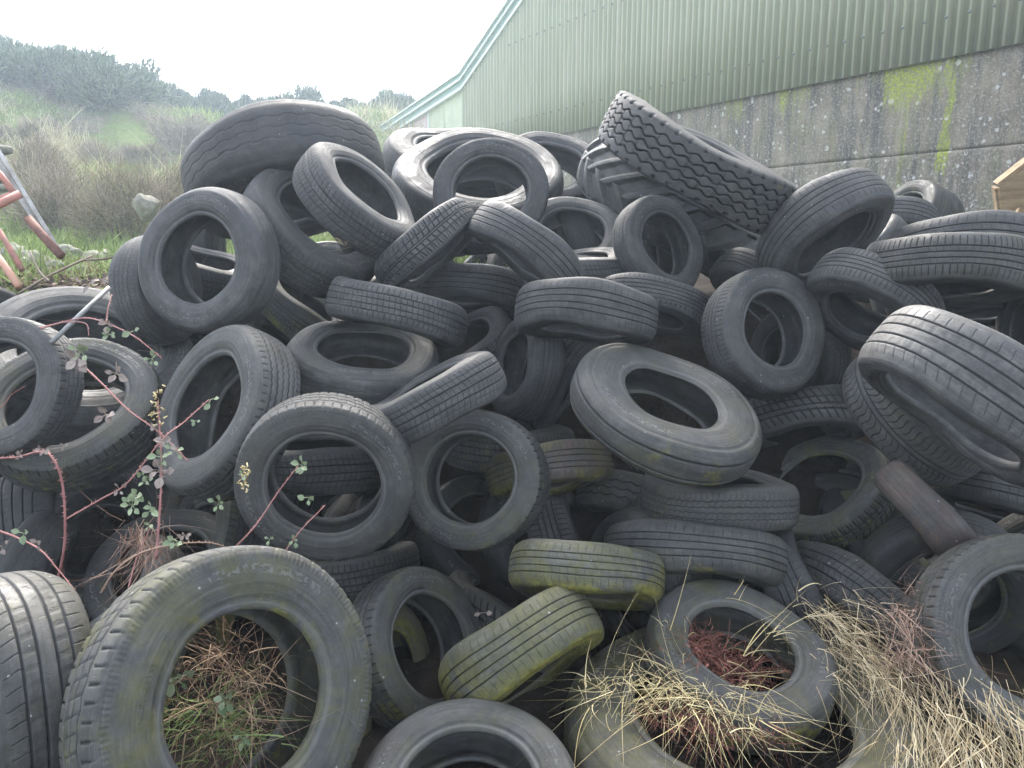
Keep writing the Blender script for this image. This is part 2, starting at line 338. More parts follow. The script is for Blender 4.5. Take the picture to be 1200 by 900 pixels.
# ---- the tyres, fitted to the photograph
# kind, centre px, centre py, outer radius px (1200x900 photo), direction and angle the visible sidewall
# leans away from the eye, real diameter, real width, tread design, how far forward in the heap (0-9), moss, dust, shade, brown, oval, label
# S = car_tyre
T = [
# --- big tyres along the top
('truck_tyre',336,208,123,-74,66,1.02,.30,'worn',2,.0,.5,.9,0,1,'large bald truck tyre leaning at the upper left end of the heap'),
('truck_tyre',560,221,106,86,62,1.00,.29,'wave',0,.1,.5,.62,0,1,'wide pale truck tyre lying flat behind the upright tyre at the top centre'),
('truck_tyre',545,196,96,84,72,1.0,.27,'worn',-3,.0,.3,.4,0,1,'dark truck tyre showing only a low arc behind the wide pale truck tyre'),
('truck_tyre',643,206,64,80,50,.8,.26,'worn',-2,.0,.5,.8,0,1,'dark tyre arc poking up left of the lugged tractor tyre'),
('car_tyre',575,229,67,88,18,.64,.19,'mud',3,.0,.6,1,0,1,'upright tyre facing forward at the top centre with a round open hole'),
('tractor_tyre',788,241,131,56,82,1.22,.30,'tractor',1,.15,.7,.95,0,1,'lugged tractor tyre lying under the zigzag tread truck tyre'),
('truck_tyre',819,193,125,59,87,1.02,.245,'truck',2,.1,.5,.9,0,1,'truck tyre with deep zigzag tread tilted on top of the heap near the concrete wall'),
# --- upper left
('car_tyre',419,236,83,50,71,.64,.19,'sipe',5,.0,.6,1,0,1,'slanting sipe tread tyre resting on the open tyre below the bald truck tyre'),
('car_tyre',368,271,86,56,57,.68,.22,'wave',4,.1,.6,.95,0,1,'tilted open tyre with the slanting sipe tread tyre lying in its mouth'),
('car_tyre',246,307,88,173,41,.70,.21,'worn',6,.0,.9,1.15,0,1,'big upright bald tyre facing left, nearest the green bank at the upper left'),
('car_tyre',236,318,64,80,76,.62,.18,'sipe',2,.0,.5,.9,0,1,'tyre with fine sipes seen through the hole of the big bald upright tyre'),
('car_tyre',242,368,66,70,72,.62,.18,'block',1,.0,.5,.8,0,1,'lower of the tyres lying behind the big bald upright tyre'),
('car_tyre',186,340,66,15,55,.62,.19,'wave',4,.1,.7,1,0,1,'worn tyre tucked behind the left edge of the big bald upright tyre'),
('car_tyre',350,362,62,52,76,.60,.18,'wave',3,.5,.6,1,0,1,'mossy tyre wedged between the big bald tyre and the flat open tyre'),
('car_tyre',398,345,66,100,80,.60,.18,'worn',1,.2,.5,.7,0,1,'dark tyre under the tilted open tyre'),
('car_tyre',322,425,70,40,70,.60,.18,'worn',1,.4,.5,.7,0,1,'shaded tyre at the upper right of the steeply tilted zigzag tyre'),
('car_tyre',501,291,73,-48,80,.60,.165,'bigblock',6,.0,.8,1.1,0,1,'chunky block tread tyre leaning to the right like a slash in the upper middle'),
('car_tyre',545,337,71,-94,84,.60,.18,'rib',5,.0,.6,1,0,1,'ribbed tyre lying under the crossing of the two slanted tyres in the upper middle'),
('car_tyre',467,369,86,-104,84,.63,.165,'block',6,.0,.7,1.1,0,1,'worn block tread tyre lying on its side above the flat open tyre'),
('car_tyre',618,293,73,233,82,.60,.185,'rib',7,.0,.7,1.05,0,1,'ribbed tyre slanting down to the right in the upper middle'),
('car_tyre',671,281,62,88,42,.62,.18,'worn',3,.0,.7,1.05,0,1,'open tyre leaning back left of the upright oval tyre'),
('car_tyre',676,288,56,200,80,.62,.19,'worn',2,.0,.4,.7,0,1,'dark tyre seen through the hole of the leaning open tyre'),
('car_tyre',676,315,62,92,82,.60,.17,'sipe',4,.0,.6,.95,0,1,'tyre band lying below the hole of the leaning open tyre'),
('car_tyre',686,368,83,-96,81,.63,.20,'rib',7,.0,.6,1,0,1,'plump ribbed tyre lying flat in the centre of the heap'),
('car_tyre',772,291,62,27,48,.58,.165,'rib',6,.0,.7,1.1,0,1,'small oval looking upright tyre below the lugged tractor tyre'),
('car_tyre',763,360,68,-103,72,.60,.165,'zig',6,.0,.6,1,0,1,'fine zigzag tread tyre lying with its dark underside open'),
# --- upper right
('car_tyre',893,345,66,228,72,.62,.18,'rib',4,.0,.6,1,0,1,'tyre curving behind the upright tyre with the dense shoulder sipes'),
('car_tyre',895,391,78,22,43,.64,.20,'shoulder',7,.1,.7,1.05,0,1,'upright tyre with dense shoulder sipes on the right of centre'),
('car_tyre',936,418,62,195,42,.60,.18,'sipe',5,.3,.7,.9,0,1,'small tyre tucked behind the right edge of the upright sipe shoulder tyre'),
('car_tyre',964,272,82,-52,68,.68,.215,'rib',5,.0,.6,1,0,1,'big ribbed tyre leaning up towards the concrete wall'),
('car_tyre',1036,272,62,-88,64,.64,.18,'rib',1,.0,.6,.9,0,1,'farthest tyre on the right arching up against the concrete wall'),
('car_tyre',1012,300,56,130,80,.60,.17,'block',2,.0,.6,.95,0,1,'scrap of worn tyre between the leaning ribbed tyre and the farthest tyre'),
('car_tyre',1132,301,92,-92,76,.68,.21,'rib',3,.0,.6,1,0,1,'upper of two wide tyres stacked flat under the wooden board'),
('car_tyre',1111,317,91,-95,79,.66,.20,'shoulder',5,.3,.7,1,0,1,'lower of two wide tyres stacked flat, with a mossy lower edge'),
('car_tyre',1125,352,78,-90,80,.64,.20,'worn',3,.1,.4,.7,0,1,'dark smooth tyre beneath the mossy edged wide tyre on the right'),
('car_tyre',1030,372,66,190,72,.62,.19,'worn',3,.0,.4,.7,0,1,'dark tyre deep under the arched sipe tread tyre'),
('car_tyre',1021,357,77,-122,60,.66,.20,'shoulder',6,.05,.6,1,0,1,'arched sipe tread tyre with a dark opening beneath it on the right'),
('car_tyre',1136,462,126,-127,77,.76,.27,'wide',8,.0,.9,1.35,0,1,'wide pale tyre leaning forward with its hollow underside facing down at the right edge'),
('car_tyre',1074,482,91,38,69,.64,.22,'chevron',6,0.28,.7,1.1,0,1,'chevron tread tyre half under the wide pale tyre'),
('car_tyre',1228,392,76,180,60,.62,.20,'worn',3,.1,.6,.8,0,1,'sliver of dark tyre at the right edge above the wide pale tyre'),
('car_tyre',940,493,74,-82,76,.64,.20,'slash',5,0.28,.5,1.15,0,1,'slash cut tread tyre wedged left of the chevron tread tyre'),
('car_tyre',817,414,74,85,80,.62,.18,'rib',2,.3,.5,.8,0,1,'shaded ribbed tyre behind the top of the doughnut shaped bald tyre'),
('car_tyre',905,462,70,60,78,.62,.18,'worn',3,.2,.5,.8,0,1,'dark tyre squeezed beneath the upright sipe shoulder tyre'),
# --- middle
('car_tyre',780,480,113,64,61,.74,.165,'bald',8,.42,.8,1.0,0,1,'doughnut shaped bald tyre with stepped sidewall in the middle of the heap'),
('car_tyre',426,425,90,86,64,.64,.165,'worn',6,.25,.8,1,0,1,'flat lying tyre with its oval hole facing up, left of centre'),
('car_tyre',508,468,88,118,84,.63,.19,'sipe',7,.05,.7,1,0,1,'curved tyre band rising to the right above the two round facing tyres'),
('car_tyre',616,431,60,166,64,.53,.18,'rib',7,.0,.7,1,0,1,'small tyre standing on edge with a narrow slit of a hole, in the centre'),
('car_tyre',655,446,63,-32,82,.60,.19,'block',5,.05,.6,.95,0,1,'tyre standing on edge behind the small slit holed tyre'),
('car_tyre',545,415,68,125,70,.58,.17,'mud',3,.0,.6,.95,0,1,'bit of tyre poking out at the right end of the worn block tread tyre'),
('car_tyre',660,503,76,236,83,.60,.18,'slash',4,.6,.5,.95,0,1,'slash cut tyre running under the left rim of the doughnut shaped tyre'),
('car_tyre',596,522,80,88,84,.60,.18,'block',4,0.38,.5,.9,0,1,'short end of block tread tyre above the pinkish mossy tyre end'),
('car_tyre',644,551,77,-80,83,.62,.18,'rib',5,.75,.6,1,.4,1,'pinkish worn tyre end with a yellow mossy tip, in the middle'),
('car_tyre',658,640,86,14,84,.62,.20,'shoulder',5,0.23,.5,1.2,0,1,'tyre standing upright edge on, below the pinkish mossy tyre end'),
('car_tyre',557,562,86,170,22,.64,.185,'mud',7,0.43,.7,1,0,1,'right one of the two round facing tyres in the middle, mossy tyre in its hole'),
('car_tyre',528,562,78,216,84,.62,.21,'worn',3,.8,.5,1.3,0,1,'mossy tyre seen slanting inside the right round facing tyre'),
('car_tyre',383,560,101,-108,24,.64,.185,'mud',8,0.23,.7,1,0,1,'left one of the two round facing tyres in the middle'),
('car_tyre',372,541,82,88,79,.62,.19,'sipe',4,0.18,.5,.9,0,1,'upper tyre lying inside the hole of the left round facing tyre'),
('car_tyre',384,598,72,-94,80,.62,.19,'worn',4,0.48,.4,.8,0,1,'lower dark tyre lying inside the hole of the left round facing tyre'),
('car_tyre',264,484,105,158,61,.70,.215,'zig',7,0.23,.8,1.15,0,1,'steeply tilted zigzag tread tyre with a tall oval hole, on the left'),
('car_tyre',757,600,84,-107,79,.62,.18,'zigwide',5,0.48,.6,1.2,0,1,'wavy grooved tyre slanting below the doughnut shaped tyre'),
('car_tyre',841,583,90,88,80,.64,.175,'wave',6,0.33,.6,1,0,1,'thin walled tyre lying open under the doughnut shaped tyre'),
('car_tyre',966,578,78,118,45,.64,.19,'bigblock',6,0.63,.8,1.35,0,1,'mossy open tyre with blocky tread facing up, right of centre'),
('car_tyre',813,652,106,-93,84,.68,.175,'rib',6,0.33,.6,1,0,1,'long ribbed tyre lying on its side above the straw filled tyre'),
('car_tyre',1006,608,82,-80,82,.62,.18,'worn',3,1.3,.5,1.3,0,1,'very mossy yellow green tyre under the blocky open tyre'),
# --- left
('truck_tyre',104,428,124,92,50,.90,.24,'worn',2,.1,.9,1,0,1,'largest tyre on the left side, its wide smooth rim just below the leafy bank'),
('car_tyre',86,483,101,120,42,.68,.20,'mud',5,0.43,.8,1,0,1,'open tyre with chunky shoulders lying under the one at the left edge'),
('car_tyre',4,455,86,166,35,.62,.19,'mud',7,.05,.8,1.1,0,1,'tyre cut off by the left edge with brambles growing through it'),
('car_tyre',38,645,92,6,84,.68,.25,'rib',5,0.18,.4,.8,0,1,'wide dark tyre standing edge on under the open chunky tyre at the left'),
('car_tyre',155,622,90,182,52,.66,.20,'bald',4,0.18,.2,.6,0,1,'black smooth tyre in deep shade behind the brambles'),
('car_tyre',236,645,80,150,62,.62,.19,'mud',5,.5,.6,.95,0,1,'mossy chunky tyre below the tall oval holed tyre'),
('car_tyre',142,706,86,133,70,.62,.19,'rib',6,0.43,.8,1.1,0,1,'ribbed tyre slanting between the two large tyres of the front left'),
# --- lower middle
('car_tyre',405,668,86,94,81,.64,.185,'block',6,0.38,.6,1,0,1,'block tread tyre lying beneath the left round facing tyre'),
('car_tyre',558,658,82,82,80,.64,.19,'sipe',4,0.63,.5,.85,0,1,'mossy brown tyre lying beneath the right round facing tyre'),
('car_tyre',590,725,80,62,80,.60,.18,'slash',4,0.48,.6,.9,0,1,'dark slash tread tyre sloping behind the mossy banana shaped tyre'),
('car_tyre',687,675,94,-94,81,.66,.185,'rib',8,.9,.8,1.25,0,1,'ribbed tyre balanced across others with bright moss along its lower edge'),
('car_tyre',612,768,107,-57,81,.66,.215,'rib',7,1.0,.8,1.25,0,1,'mossy banana shaped ribbed tyre slanting up to the right'),
('car_tyre',490,760,94,14,47,.64,.18,'mud',7,0.53,.7,1,0,1,'mossy arch shaped tyre standing right of the biggest front tyre'),
('car_tyre',440,800,98,0,58,.60,.18,'worn',4,.9,.6,1.3,0,1,'mossy green tyre seen inside the arch shaped tyre'),
('car_tyre',994,702,90,240,78,.64,.20,'sipe',6,0.33,.7,1.05,0,1,'long smooth tyre slanting down to the right beside the straw'),
('car_tyre',1088,670,74,52,76,.62,.17,'block',5,.7,.6,.95,0,1,'speckled mossy tyre curving under the rusty brown tyre'),
('car_tyre',1094,605,77,44,87,.53,.15,'worn',7.5,0.23,.7,.9,.32,1,'rusty brown narrow tyre leaning like a strap on the right'),
('car_tyre',1180,580,88,-98,80,.64,.20,'rib',6,0.18,.5,1,0,1,'dark ribbed tyre lying under the wide pale tyre at the right edge'),
# --- front row
('car_tyre',2,822,148,186,70,.66,.25,'wide2',8,0.33,.8,1,0,1,'wide ribbed tyre standing at the lower left corner'),
('car_tyre',270,815,172,-8,27,.76,.225,'mud',8,0.63,.8,1.1,0,1,'biggest front tyre, standing upright with straw and weeds in its hole'),
('car_tyre',384,812,101,178,64,.62,.20,'sipe',4,0.43,.6,1.2,0,1,'smooth dark tyre seen in the right half of the biggest front tyre hole'),
('car_tyre',205,778,100,-20,70,.62,.20,'worn',2,.9,.5,.8,0,1,'mossy dark tyre deep in the upper part of the biggest front tyre hole'),
('car_tyre',551,945,134,92,34,.66,.19,'worn',8,0.38,.8,1.15,0,1,'tyre cut off by the bottom edge in the middle'),
('car_tyre',1195,745,116,8,30,.64,.19,'mud',8,0.33,.8,1.1,0,1,'tyre facing forward at the right edge above the straw'),
('truck_tyre',864,868,212,86,55,1.15,.30,'worn',3,.9,.7,.85,0,1,'giant mossy tyre lying flat on the ground under the straw filled tyre'),
('car_tyre',864,775,110,76,42,.64,.19,'worn',7,0.53,.7,1,0,1,'straw filled tyre lying on the giant flat tyre'),
]
LS=[1.087, 1.121, 1.238, 0.949, 0.969, 1.145, 1.028, 1.013, 1.025, 0.935, 1.0, 1.04, 0.893, 0.91, 1.099, 1.0, 0.963, 1.072, 1.049, 0.944, 0.954, 0.938, 0.919, 0.952, 0.934, 0.95, 0.983, 0.928, 0.877, 0.962, 1.113, 1.007, 1.026, 0.981, 1.074, 1.066, 0.871, 0.952, 1.005, 0.944, 0.94, 1.235, 1.048, 1.0, 1.055, 0.925, 0.911, 0.884, 1.052, 1.199, 1.094, 0.89, 1.104, 0.896, 1.163, 0.95, 1.0, 1.0, 1.0, 1.086, 0.957, 0.965, 1.05, 1.112, 1.139, 1.048, 0.902, 1.0, 1.117, 0.951, 0.942, 0.993, 1.064, 0.955, 0.893, 0.957, 0.906, 1.018, 1.0, 0.936, 0.936, 1.021, 1.0, 1.0, 1.102, 1.0, 0.968, 1.0, 1.012, 0.988]
def place(t):
    k, cx, cy, R, phi, th, D, W = t[:8]
    z = FPX*D/2/R
    v = np.array([(cx-600)/FPX, (450-cy)/FPX, -1.0]); toc = -v/np.linalg.norm(v)
    right = np.cross([0, 1, 0], toc); right /= np.linalg.norm(right); up = np.cross(toc, right)
    ph, a = R_(phi), R_(th)
    return z, math.sin(a)*(math.cos(ph)*right+math.sin(ph)*up)+math.cos(a)*toc
def to_world(n):
    return np.array([n[0], -n[2]*cP+n[1]*sP, n[1]*cP+n[2]*sP])
RIM = {'mud': .62, 'bald': .50, 'worn': .59, 'wide': .66, 'wide2': .62, 'truck': .56, 'shoulder': .56, 'tractor': .55}
CAT = {'car_tyre': 'tyre', 'truck_tyre': 'truck tyre', 'tractor_tyre': 'tractor tyre'}
TY = []; MAIN = []
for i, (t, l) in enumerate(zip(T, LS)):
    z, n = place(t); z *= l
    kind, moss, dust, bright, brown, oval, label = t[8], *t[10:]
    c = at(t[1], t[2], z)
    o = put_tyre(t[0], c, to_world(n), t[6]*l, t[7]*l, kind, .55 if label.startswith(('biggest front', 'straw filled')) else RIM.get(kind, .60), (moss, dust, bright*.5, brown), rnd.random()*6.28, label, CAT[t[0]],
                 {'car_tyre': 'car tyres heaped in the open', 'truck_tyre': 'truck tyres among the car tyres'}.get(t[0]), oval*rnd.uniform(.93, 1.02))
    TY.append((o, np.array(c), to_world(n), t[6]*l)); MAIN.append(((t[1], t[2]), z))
# tyres deeper in the heap, glimpsed through the gaps
NF = 0
for dep_, sep_ in ((0, .45), (.45, .50)):
  for gy in range(10):
    for gx in range(15):
        px = -20+gx*90+(gy % 2)*45+rnd.uniform(-20, 20); py = 268+gy*(62 if dep_ < .3 else 50)+rnd.uniform(-12, 12)
        if py < 345 and (px < 215 or px > 1120): continue
        if py < 400 and px < 60: continue
        near = [m_[1] for m_ in MAIN if math.hypot(m_[0][0]-px, m_[0][1]-py) < 140]
        b = (450-py)/FPX; z = max([3.85/(cP+b*sP-b*cP+sP)+.6]+[q+.48 for q in near])+dep_
        c = at(px, py, z)
        if any(np.linalg.norm(c-p[1]) < sep_ for p in TY): continue
        n = np.array([rnd.uniform(-1, 1), rnd.uniform(-.8, .1), rnd.uniform(-.2, 1)])
        D = rnd.uniform(.58, .66)
        c[2] = max(c[2], .25)
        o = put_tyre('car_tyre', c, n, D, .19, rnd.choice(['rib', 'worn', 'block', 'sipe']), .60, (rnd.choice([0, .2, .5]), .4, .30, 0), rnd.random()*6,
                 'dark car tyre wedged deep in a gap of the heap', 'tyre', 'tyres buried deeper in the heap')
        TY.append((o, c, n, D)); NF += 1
print('fillers', NF, 'tyre mesh sets', len(_cache))
# ------------------------------------------------------------------ ground
def vnoise(x, y, seed=0):
    """smooth value noise, numpy"""
    xi, yi = np.floor(x).astype(int), np.floor(y).astype(int); u, v = x-xi, y-yi
    u = u*u*(3-2*u); v = v*v*(3-2*v)
    def h(a, b):
        n = (a*374761393+b*668265263+seed*974711) & 0x7fffffff; n = (n ^ (n >> 13))*1274126177 & 0x7fffffff
        return ((n ^ (n >> 16)) & 0xffff)/65535.0
    return (h(xi, yi)*(1-u)+h(xi+1, yi)*u)*(1-v)+(h(xi, yi+1)*(1-u)+h(xi+1, yi+1)*u)*v
def fbm(x, y, s, o=4, seed=0):
    t = 0; a = 1; n = 0
    for k in range(o): t = t+a*(vnoise(x*s, y*s, seed+k)-.5); n += a; a *= .5; s *= 2.03
    return t/n
def sst(x, a, b): t = np.clip((x-a)/(b-a), 0, 1); return t*t*(3-2*t)
def height(x, y):
    x = np.asarray(x, float); y = np.asarray(y, float)
    g = np.clip((y-2.6)*.86-.3, -.3, 1.25)
    g = g+.27*(sst(-x, .2, .5)+sst(x, 1.1, 1.5))*(1-sst(y, 2.1, 2.6))
    shelf = 1.33*sst(y, 3.85, 4.35)*sst(-x, 1.25, 1.8)
    g = np.maximum(g, shelf)
    r = np.sqrt(x*x+y*y)
    az = x/np.maximum(y, .5)
    top = 5.8+.5*sst(-az, .15, .7)-1.3*sst(az, -.15, .1)-3.0*sst(az, .05, .4)
    hill = sst(r, 5.0, 33)*(top-1.3)*(.55+.45*sst(r, 5, 33))
    fall = np.where(y > 0, 1, 0)
    g = g+hill*fall+fbm(x, y, .22, 4, 3)*2.2*sst(r, 7, 20)*fall+fbm(x, y, .9, 4, 9)*.35*sst(r, 4.5, 8)*fall
    g = g-4*sst(r, 42, 120)*fall
    return g+fbm(x, y, 3.1, 3, 5)*.06
rr = np.r_[np.linspace(.05, 8, 120), np.geomspace(8.15, 45, 110)[0:], np.geomspace(48, 125, 14)]
fa = np.r_[np.linspace(-.95, .95, 330), np.linspace(.99, 2*math.pi-.99, 90)]
RRm, AA = np.meshgrid(rr, fa, indexing='ij'); gx, gy = RRm*np.sin(AA), RRm*np.cos(AA)
gz = height(gx, gy); n1, n2 = gx.shape
i = np.arange(n1-1)[:, None]; j = np.arange(n2)[None]; j2 = (j+1) % n2
gf = np.stack([i*n2+j, i*n2+j2, (i+1)*n2+j2, (i+1)*n2+j], -1).reshape(-1, 4)[:, ::-1]
m, nt, b = new_mat('hill_ground', .95, .1); g = N(nt)
geo = g.n('ShaderNodeNewGeometry'); P = geo.outputs['Position']
soil = g.ramp(g.noise(P, 12, 6, .7), [(.3, (.012, .009, .007)), (.7, (.035, .026, .018))])
grass = g.ramp(g.noise(P, 9, 6, .7), [(.3, (.09, .12, .03)), (.5, (.14, .18, .045)), (.7, (.19, .23, .065))])
heath = g.ramp(g.noise(P, 7, 6, .75), [(.3, (.09, .075, .045)), (.55, (.19, .155, .10)), (.75, (.29, .24, .17))])
col = g.mix(g.smooth(g.noise(P, .42, 4, .6), .38, .50), heath, grass)
sx = g.n('ShaderNodeSeparateXYZ'); g.l(P, sx.inputs[0])
left = g.smooth(g.math('ADD', g.math('MULTIPLY', sx.outputs[0], -1.0), g.math('MULTIPLY', g.smooth(sx.outputs[1], 9, 11), 6.0)), 1.5, 2.2)
far = g.math('MULTIPLY', g.math('MULTIPLY', g.smooth(sx.outputs[1], 3.6, 4.4), g.smooth(sx.outputs[2], 1.0, 1.25)), left)
g.l(g.mix(far, soil, col), b.inputs['Base Color'])
g.l(g.bump(g.noise(P, 30, 6, .7), .8, .03), b.inputs['Normal'])
me = mesh_np('ground', np.stack([gx, gy, gz], -1).reshape(-1, 3), gf, [m])
tag(link('ground', me), kind='structure')

# ------------------------------------------------------------------ shed behind: concrete wall, corrugated cladding, verge
wall_o = np.array([5.8408, 10.4050, 0]); wx = np.array([.53875, -.84246, 0]); wy = np.array([.84246, .53875, 0])   # x along, y into the shed
def wmat(): return Matrix(((wx[0], wy[0], 0, wall_o[0]), (wx[1], wy[1], 0, wall_o[1]), (0, 0, 1, 0), (0, 0, 0, 1)))
shed = empty('farm_shed'); shed.matrix_world = wmat()
tag(shed, 'long farm shed with green corrugated cladding above a mossy concrete wall', 'shed')
m, nt, b = new_mat('stained_concrete', .92, .15); g = N(nt)
tc = g.n('ShaderNodeTexCoord'); O = tc.outputs['Object']
c1 = g.ramp(g.noise(O, 3.0, 7, .7), [(.3, (.14, .115, .085)), (.55, (.27, .23, .17)), (.75, (.42, .36, .28))])
st = g.math('ADD', g.math('MULTIPLY', g.noise(g.mapping(O, (4.5, 1, .45)), 1, 8, .8), .72), g.math('MULTIPLY', g.noise(O, 6, 8, .8), .28))
c1 = g.mix(g.math('MULTIPLY', g.smooth(st, .43, .60), .9), c1, (.075, .070, .066))
c1 = g.mix(g.math('MULTIPLY', g.smooth(g.noise(g.mapping(O, (2.2, 1, .5), (7, 0, 3)), 1, 5, .7), .5, .66), .6), c1, (.22, .17, .15))
gr = g.noise(O, 28, 6, .8); c1 = g.mix(g.math('MULTIPLY', g.smooth(gr, .50, .64), .75), c1, (.44, .42, .36))
c1 = g.mix(g.math('MULTIPLY', g.smooth(g.noise(O, 48, 5, .85), .53, .64), .8), c1, (.045, .042, .038))
for sc_, thr, lim in ((4.2, .17, .52), (7.5, .20, .50)):
    vo = g.n('ShaderNodeTexVoronoi'); vo.inputs['Scale'].default_value = sc_; g.l(g.mapping(O, (1, 0, 1)), vo.inputs['Vector'])
    wob = g.math('ADD', vo.outputs['Distance'], g.math('MULTIPLY', g.math('SUBTRACT', g.noise(O, 22, 4, .7), .5), .22))
    sp = g.math('MULTIPLY', g.math('LESS_THAN', wob, g.math('MULTIPLY', g.smooth(g.noise(O, 3.5, 4, .7), .28, .55), thr)), g.math('GREATER_THAN', g.noise(O, 1.9, 4, .7), lim-.03))
    c1 = g.mix(g.math('MULTIPLY', sp, .8), c1, (.52, .50, .45))
Ow = g.n('ShaderNodeVectorMath', operation='ADD'); g.l(O, Ow.inputs[0]); nz_ = g.n('ShaderNodeVectorMath', operation='SCALE'); nz_.inputs['Scale'].default_value = .5; g.l(g.noise(g.mapping(O, (2.5, 1, 1.2)), 1, 6, .7, out='Color'), nz_.inputs[0]); g.l(nz_.outputs[0], Ow.inputs[1])
Os = g.n('ShaderNodeVectorMath', operation='SUBTRACT'); g.l(Ow.outputs[0], Os.inputs[0]); Os.inputs[1].default_value = (.25, .25, .25)
sx = g.n('ShaderNodeSeparateXYZ'); g.l(Os.outputs[0], sx.inputs[0])
def blob(cx, wd, top, bot, st_):
    a = g.math('SUBTRACT', 1.0, g.smooth(g.math('ABSOLUTE', g.math('SUBTRACT', sx.outputs[0], cx)), wd*.25, wd))
    v = g.smooth(sx.outputs[2], bot, top)
    return g.math('MULTIPLY', g.math('MULTIPLY', a, v), st_)
ml = None
for q in ((-.75, .75, 3.9, 2.8, 1.05), (-1.3, .5, 3.9, 3.3, .6), (-.15, .45, 3.9, 3.1, .6), (-2.7, .60, 3.9, 3.0, .72), (-3.9, .45, 3.9, 3.0, .7), (-.22, .13, 2.75, 2.05, .9), (-2.0, .35, 3.9, 3.3, .45), (.7, .3, 3.9, 3.1, .3), (-5.2, .4, 3.9, 3.1, .5), (-.85, .2, 2.1, 1.6, .6)):
    w_ = blob(*q); ml = w_ if ml is None else g.math('MAXIMUM', ml, w_)
strk = g.noise(g.mapping(O, (11, 1, .9)), 1, 5, .7)
mo = g.smooth(g.math('ADD', g.math('MULTIPLY', ml, .60), strk), .76, 1.12)
mo = g.math('MULTIPLY', mo, g.smooth(g.noise(O, 24, 5, .8), .36, .60), clamp=True)
c1 = g.mix(g.math('MULTIPLY', g.smooth(g.noise(g.mapping(O, (3, 1, .8), (1, 0, 5)), 1, 6, .75), .50, .70), .45), c1, (.19, .19, .07))
c1 = g.mix(mo, c1, g.ramp(g.noise(O, 30, 4), [(.3, (.20, .24, .015)), (.7, (.44, .50, .045))]))
g.l(c1, b.inputs['Base Color'])
g.l(g.bump(g.math('ADD', gr, g.noise(O, 90, 3, .8)), .8, .012), b.inputs['Normal'])
M_CONC = m
def wgrid(x0, x1, z0, z1, nx, nz, yf, name, mat, thick=.25):
    X, Z = np.meshgrid(np.linspace(x0, x1, nx), np.linspace(z0, z1, nz), indexing='ij'); Y = yf(X, Z)
    v = np.stack([X, Y, Z], -1).reshape(-1, 3); a = np.arange(nx-1)[:, None]; c = np.arange(nz-1)[None]
    f = np.stack([a*nz+c, (a+1)*nz+c, (a+1)*nz+c+1, a*nz+c+1], -1).reshape(-1, 4)
    # give it a back and edges
    nv = len(v); v2 = v.copy(); v2[:, 1] = thick
    fb = f[:, ::-1]+nv
    def strip(idx): idx = np.array(idx); return np.stack([idx[1:], idx[:-1], idx[:-1]+nv, idx[1:]+nv], -1)
    e = [strip([k*nz for k in range(nx)]), strip([k*nz+nz-1 for k in range(nx)][::-1]), strip(list(range(nz))[::-1]), strip([(nx-1)*nz+k for k in range(nz)])]
    me = mesh_np(name, np.vstack([v, v2]), np.vstack([f, fb]+e), [mat]); return me
wallf = lambda X, Z: .014*fbm(X, Z*1.0, 1.3, 5, 4)+.006*fbm(X, Z, 9, 3, 8)
w1 = link('concrete_wall', wgrid(-22, 7, 0, 2.775, 700, 70, lambda X, Z: wallf(X, Z)-.012+.01*(1-np.clip((2.775-Z)/.03, 0, 1))*0+.02*np.clip(1-(2.775-Z)/.03, 0, 1), 'concrete_wall', M_CONC), shed)
w2 = link('concrete_wall', wgrid(-22, 7, 2.781, 3.99, 700, 36, lambda X, Z: wallf(X, Z)+.018*np.clip(1-(Z-2.781)/.03, 0, 1), 'concrete_wall', M_CONC), shed)
# cladding
m, nt, b = new_mat('green_cladding', .55, .3); g = N(nt)
tc = g.n('ShaderNodeTexCoord'); O = tc.outputs['Object']
cc = g.ramp(g.noise(g.mapping(O, (6, 1, .35)), 1, 5, .6), [(.3, (.235, .245, .145)), (.7, (.31, .315, .195))])
cc = g.mix(g.math('MULTIPLY', g.smooth(g.noise(g.mapping(O, (3.2, 1, .25), (3, 0, 1)), 1, 4, .7), .50, .66), .45), cc, (.42, .37, .27))
sx = g.n('ShaderNodeSeparateXYZ'); g.l(O, sx.inputs[0])
cc = g.mix(g.math('MULTIPLY', g.math('SUBTRACT', 1.0, g.smooth(sx.outputs[2], 3.95, 4.5)), g.math('MULTIPLY', g.smooth(g.noise(O, 6, 5, .7), .4, .65), .35)), cc, (.19, .20, .15))
g.l(cc, b.inputs['Base Color']); g.l(g.bump(g.noise(O, 14, 4), .2, .01), b.inputs['Normal'])
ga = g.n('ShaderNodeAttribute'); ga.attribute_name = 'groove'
cc2 = g.mix(g.math('MULTIPLY', g.smooth(ga.outputs['Fac'], .25, .0), .45), cc, (.12, .14, .10)); cc2 = g.mix(g.math('MULTIPLY', g.smooth(ga.outputs['Fac'], .6, .9), .5), cc2, (.46, .48, .36))  # rib light and shade put into the colour: valleys darker with dirt, crests lighter
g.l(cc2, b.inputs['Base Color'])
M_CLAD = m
PITCHW = .146
def verge(x):  # underside line of the verge
    return 5.60+(x+13.1)*.50 if x > -13.1 else 5.60+(x+13.1)*.138
x0c, x1c, apex = -13.2, 7.0, -2.0
xs = np.arange(x0c, x1c, PITCHW/10)
prof = np.array([-.052*(0.5+.5*math.cos(2*math.pi*x/PITCHW))**2.2 for x in xs])-.055
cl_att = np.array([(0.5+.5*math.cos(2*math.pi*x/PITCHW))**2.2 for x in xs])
topz = np.array([verge(x) if x < apex else verge(apex)-(x-apex)*.5 for x in xs])
zb = 3.945
nzc = 5; v = []
for k in range(nzc):
    zz = zb+(topz-zb)*k/(nzc-1); v.append(np.c_[xs, prof, zz])
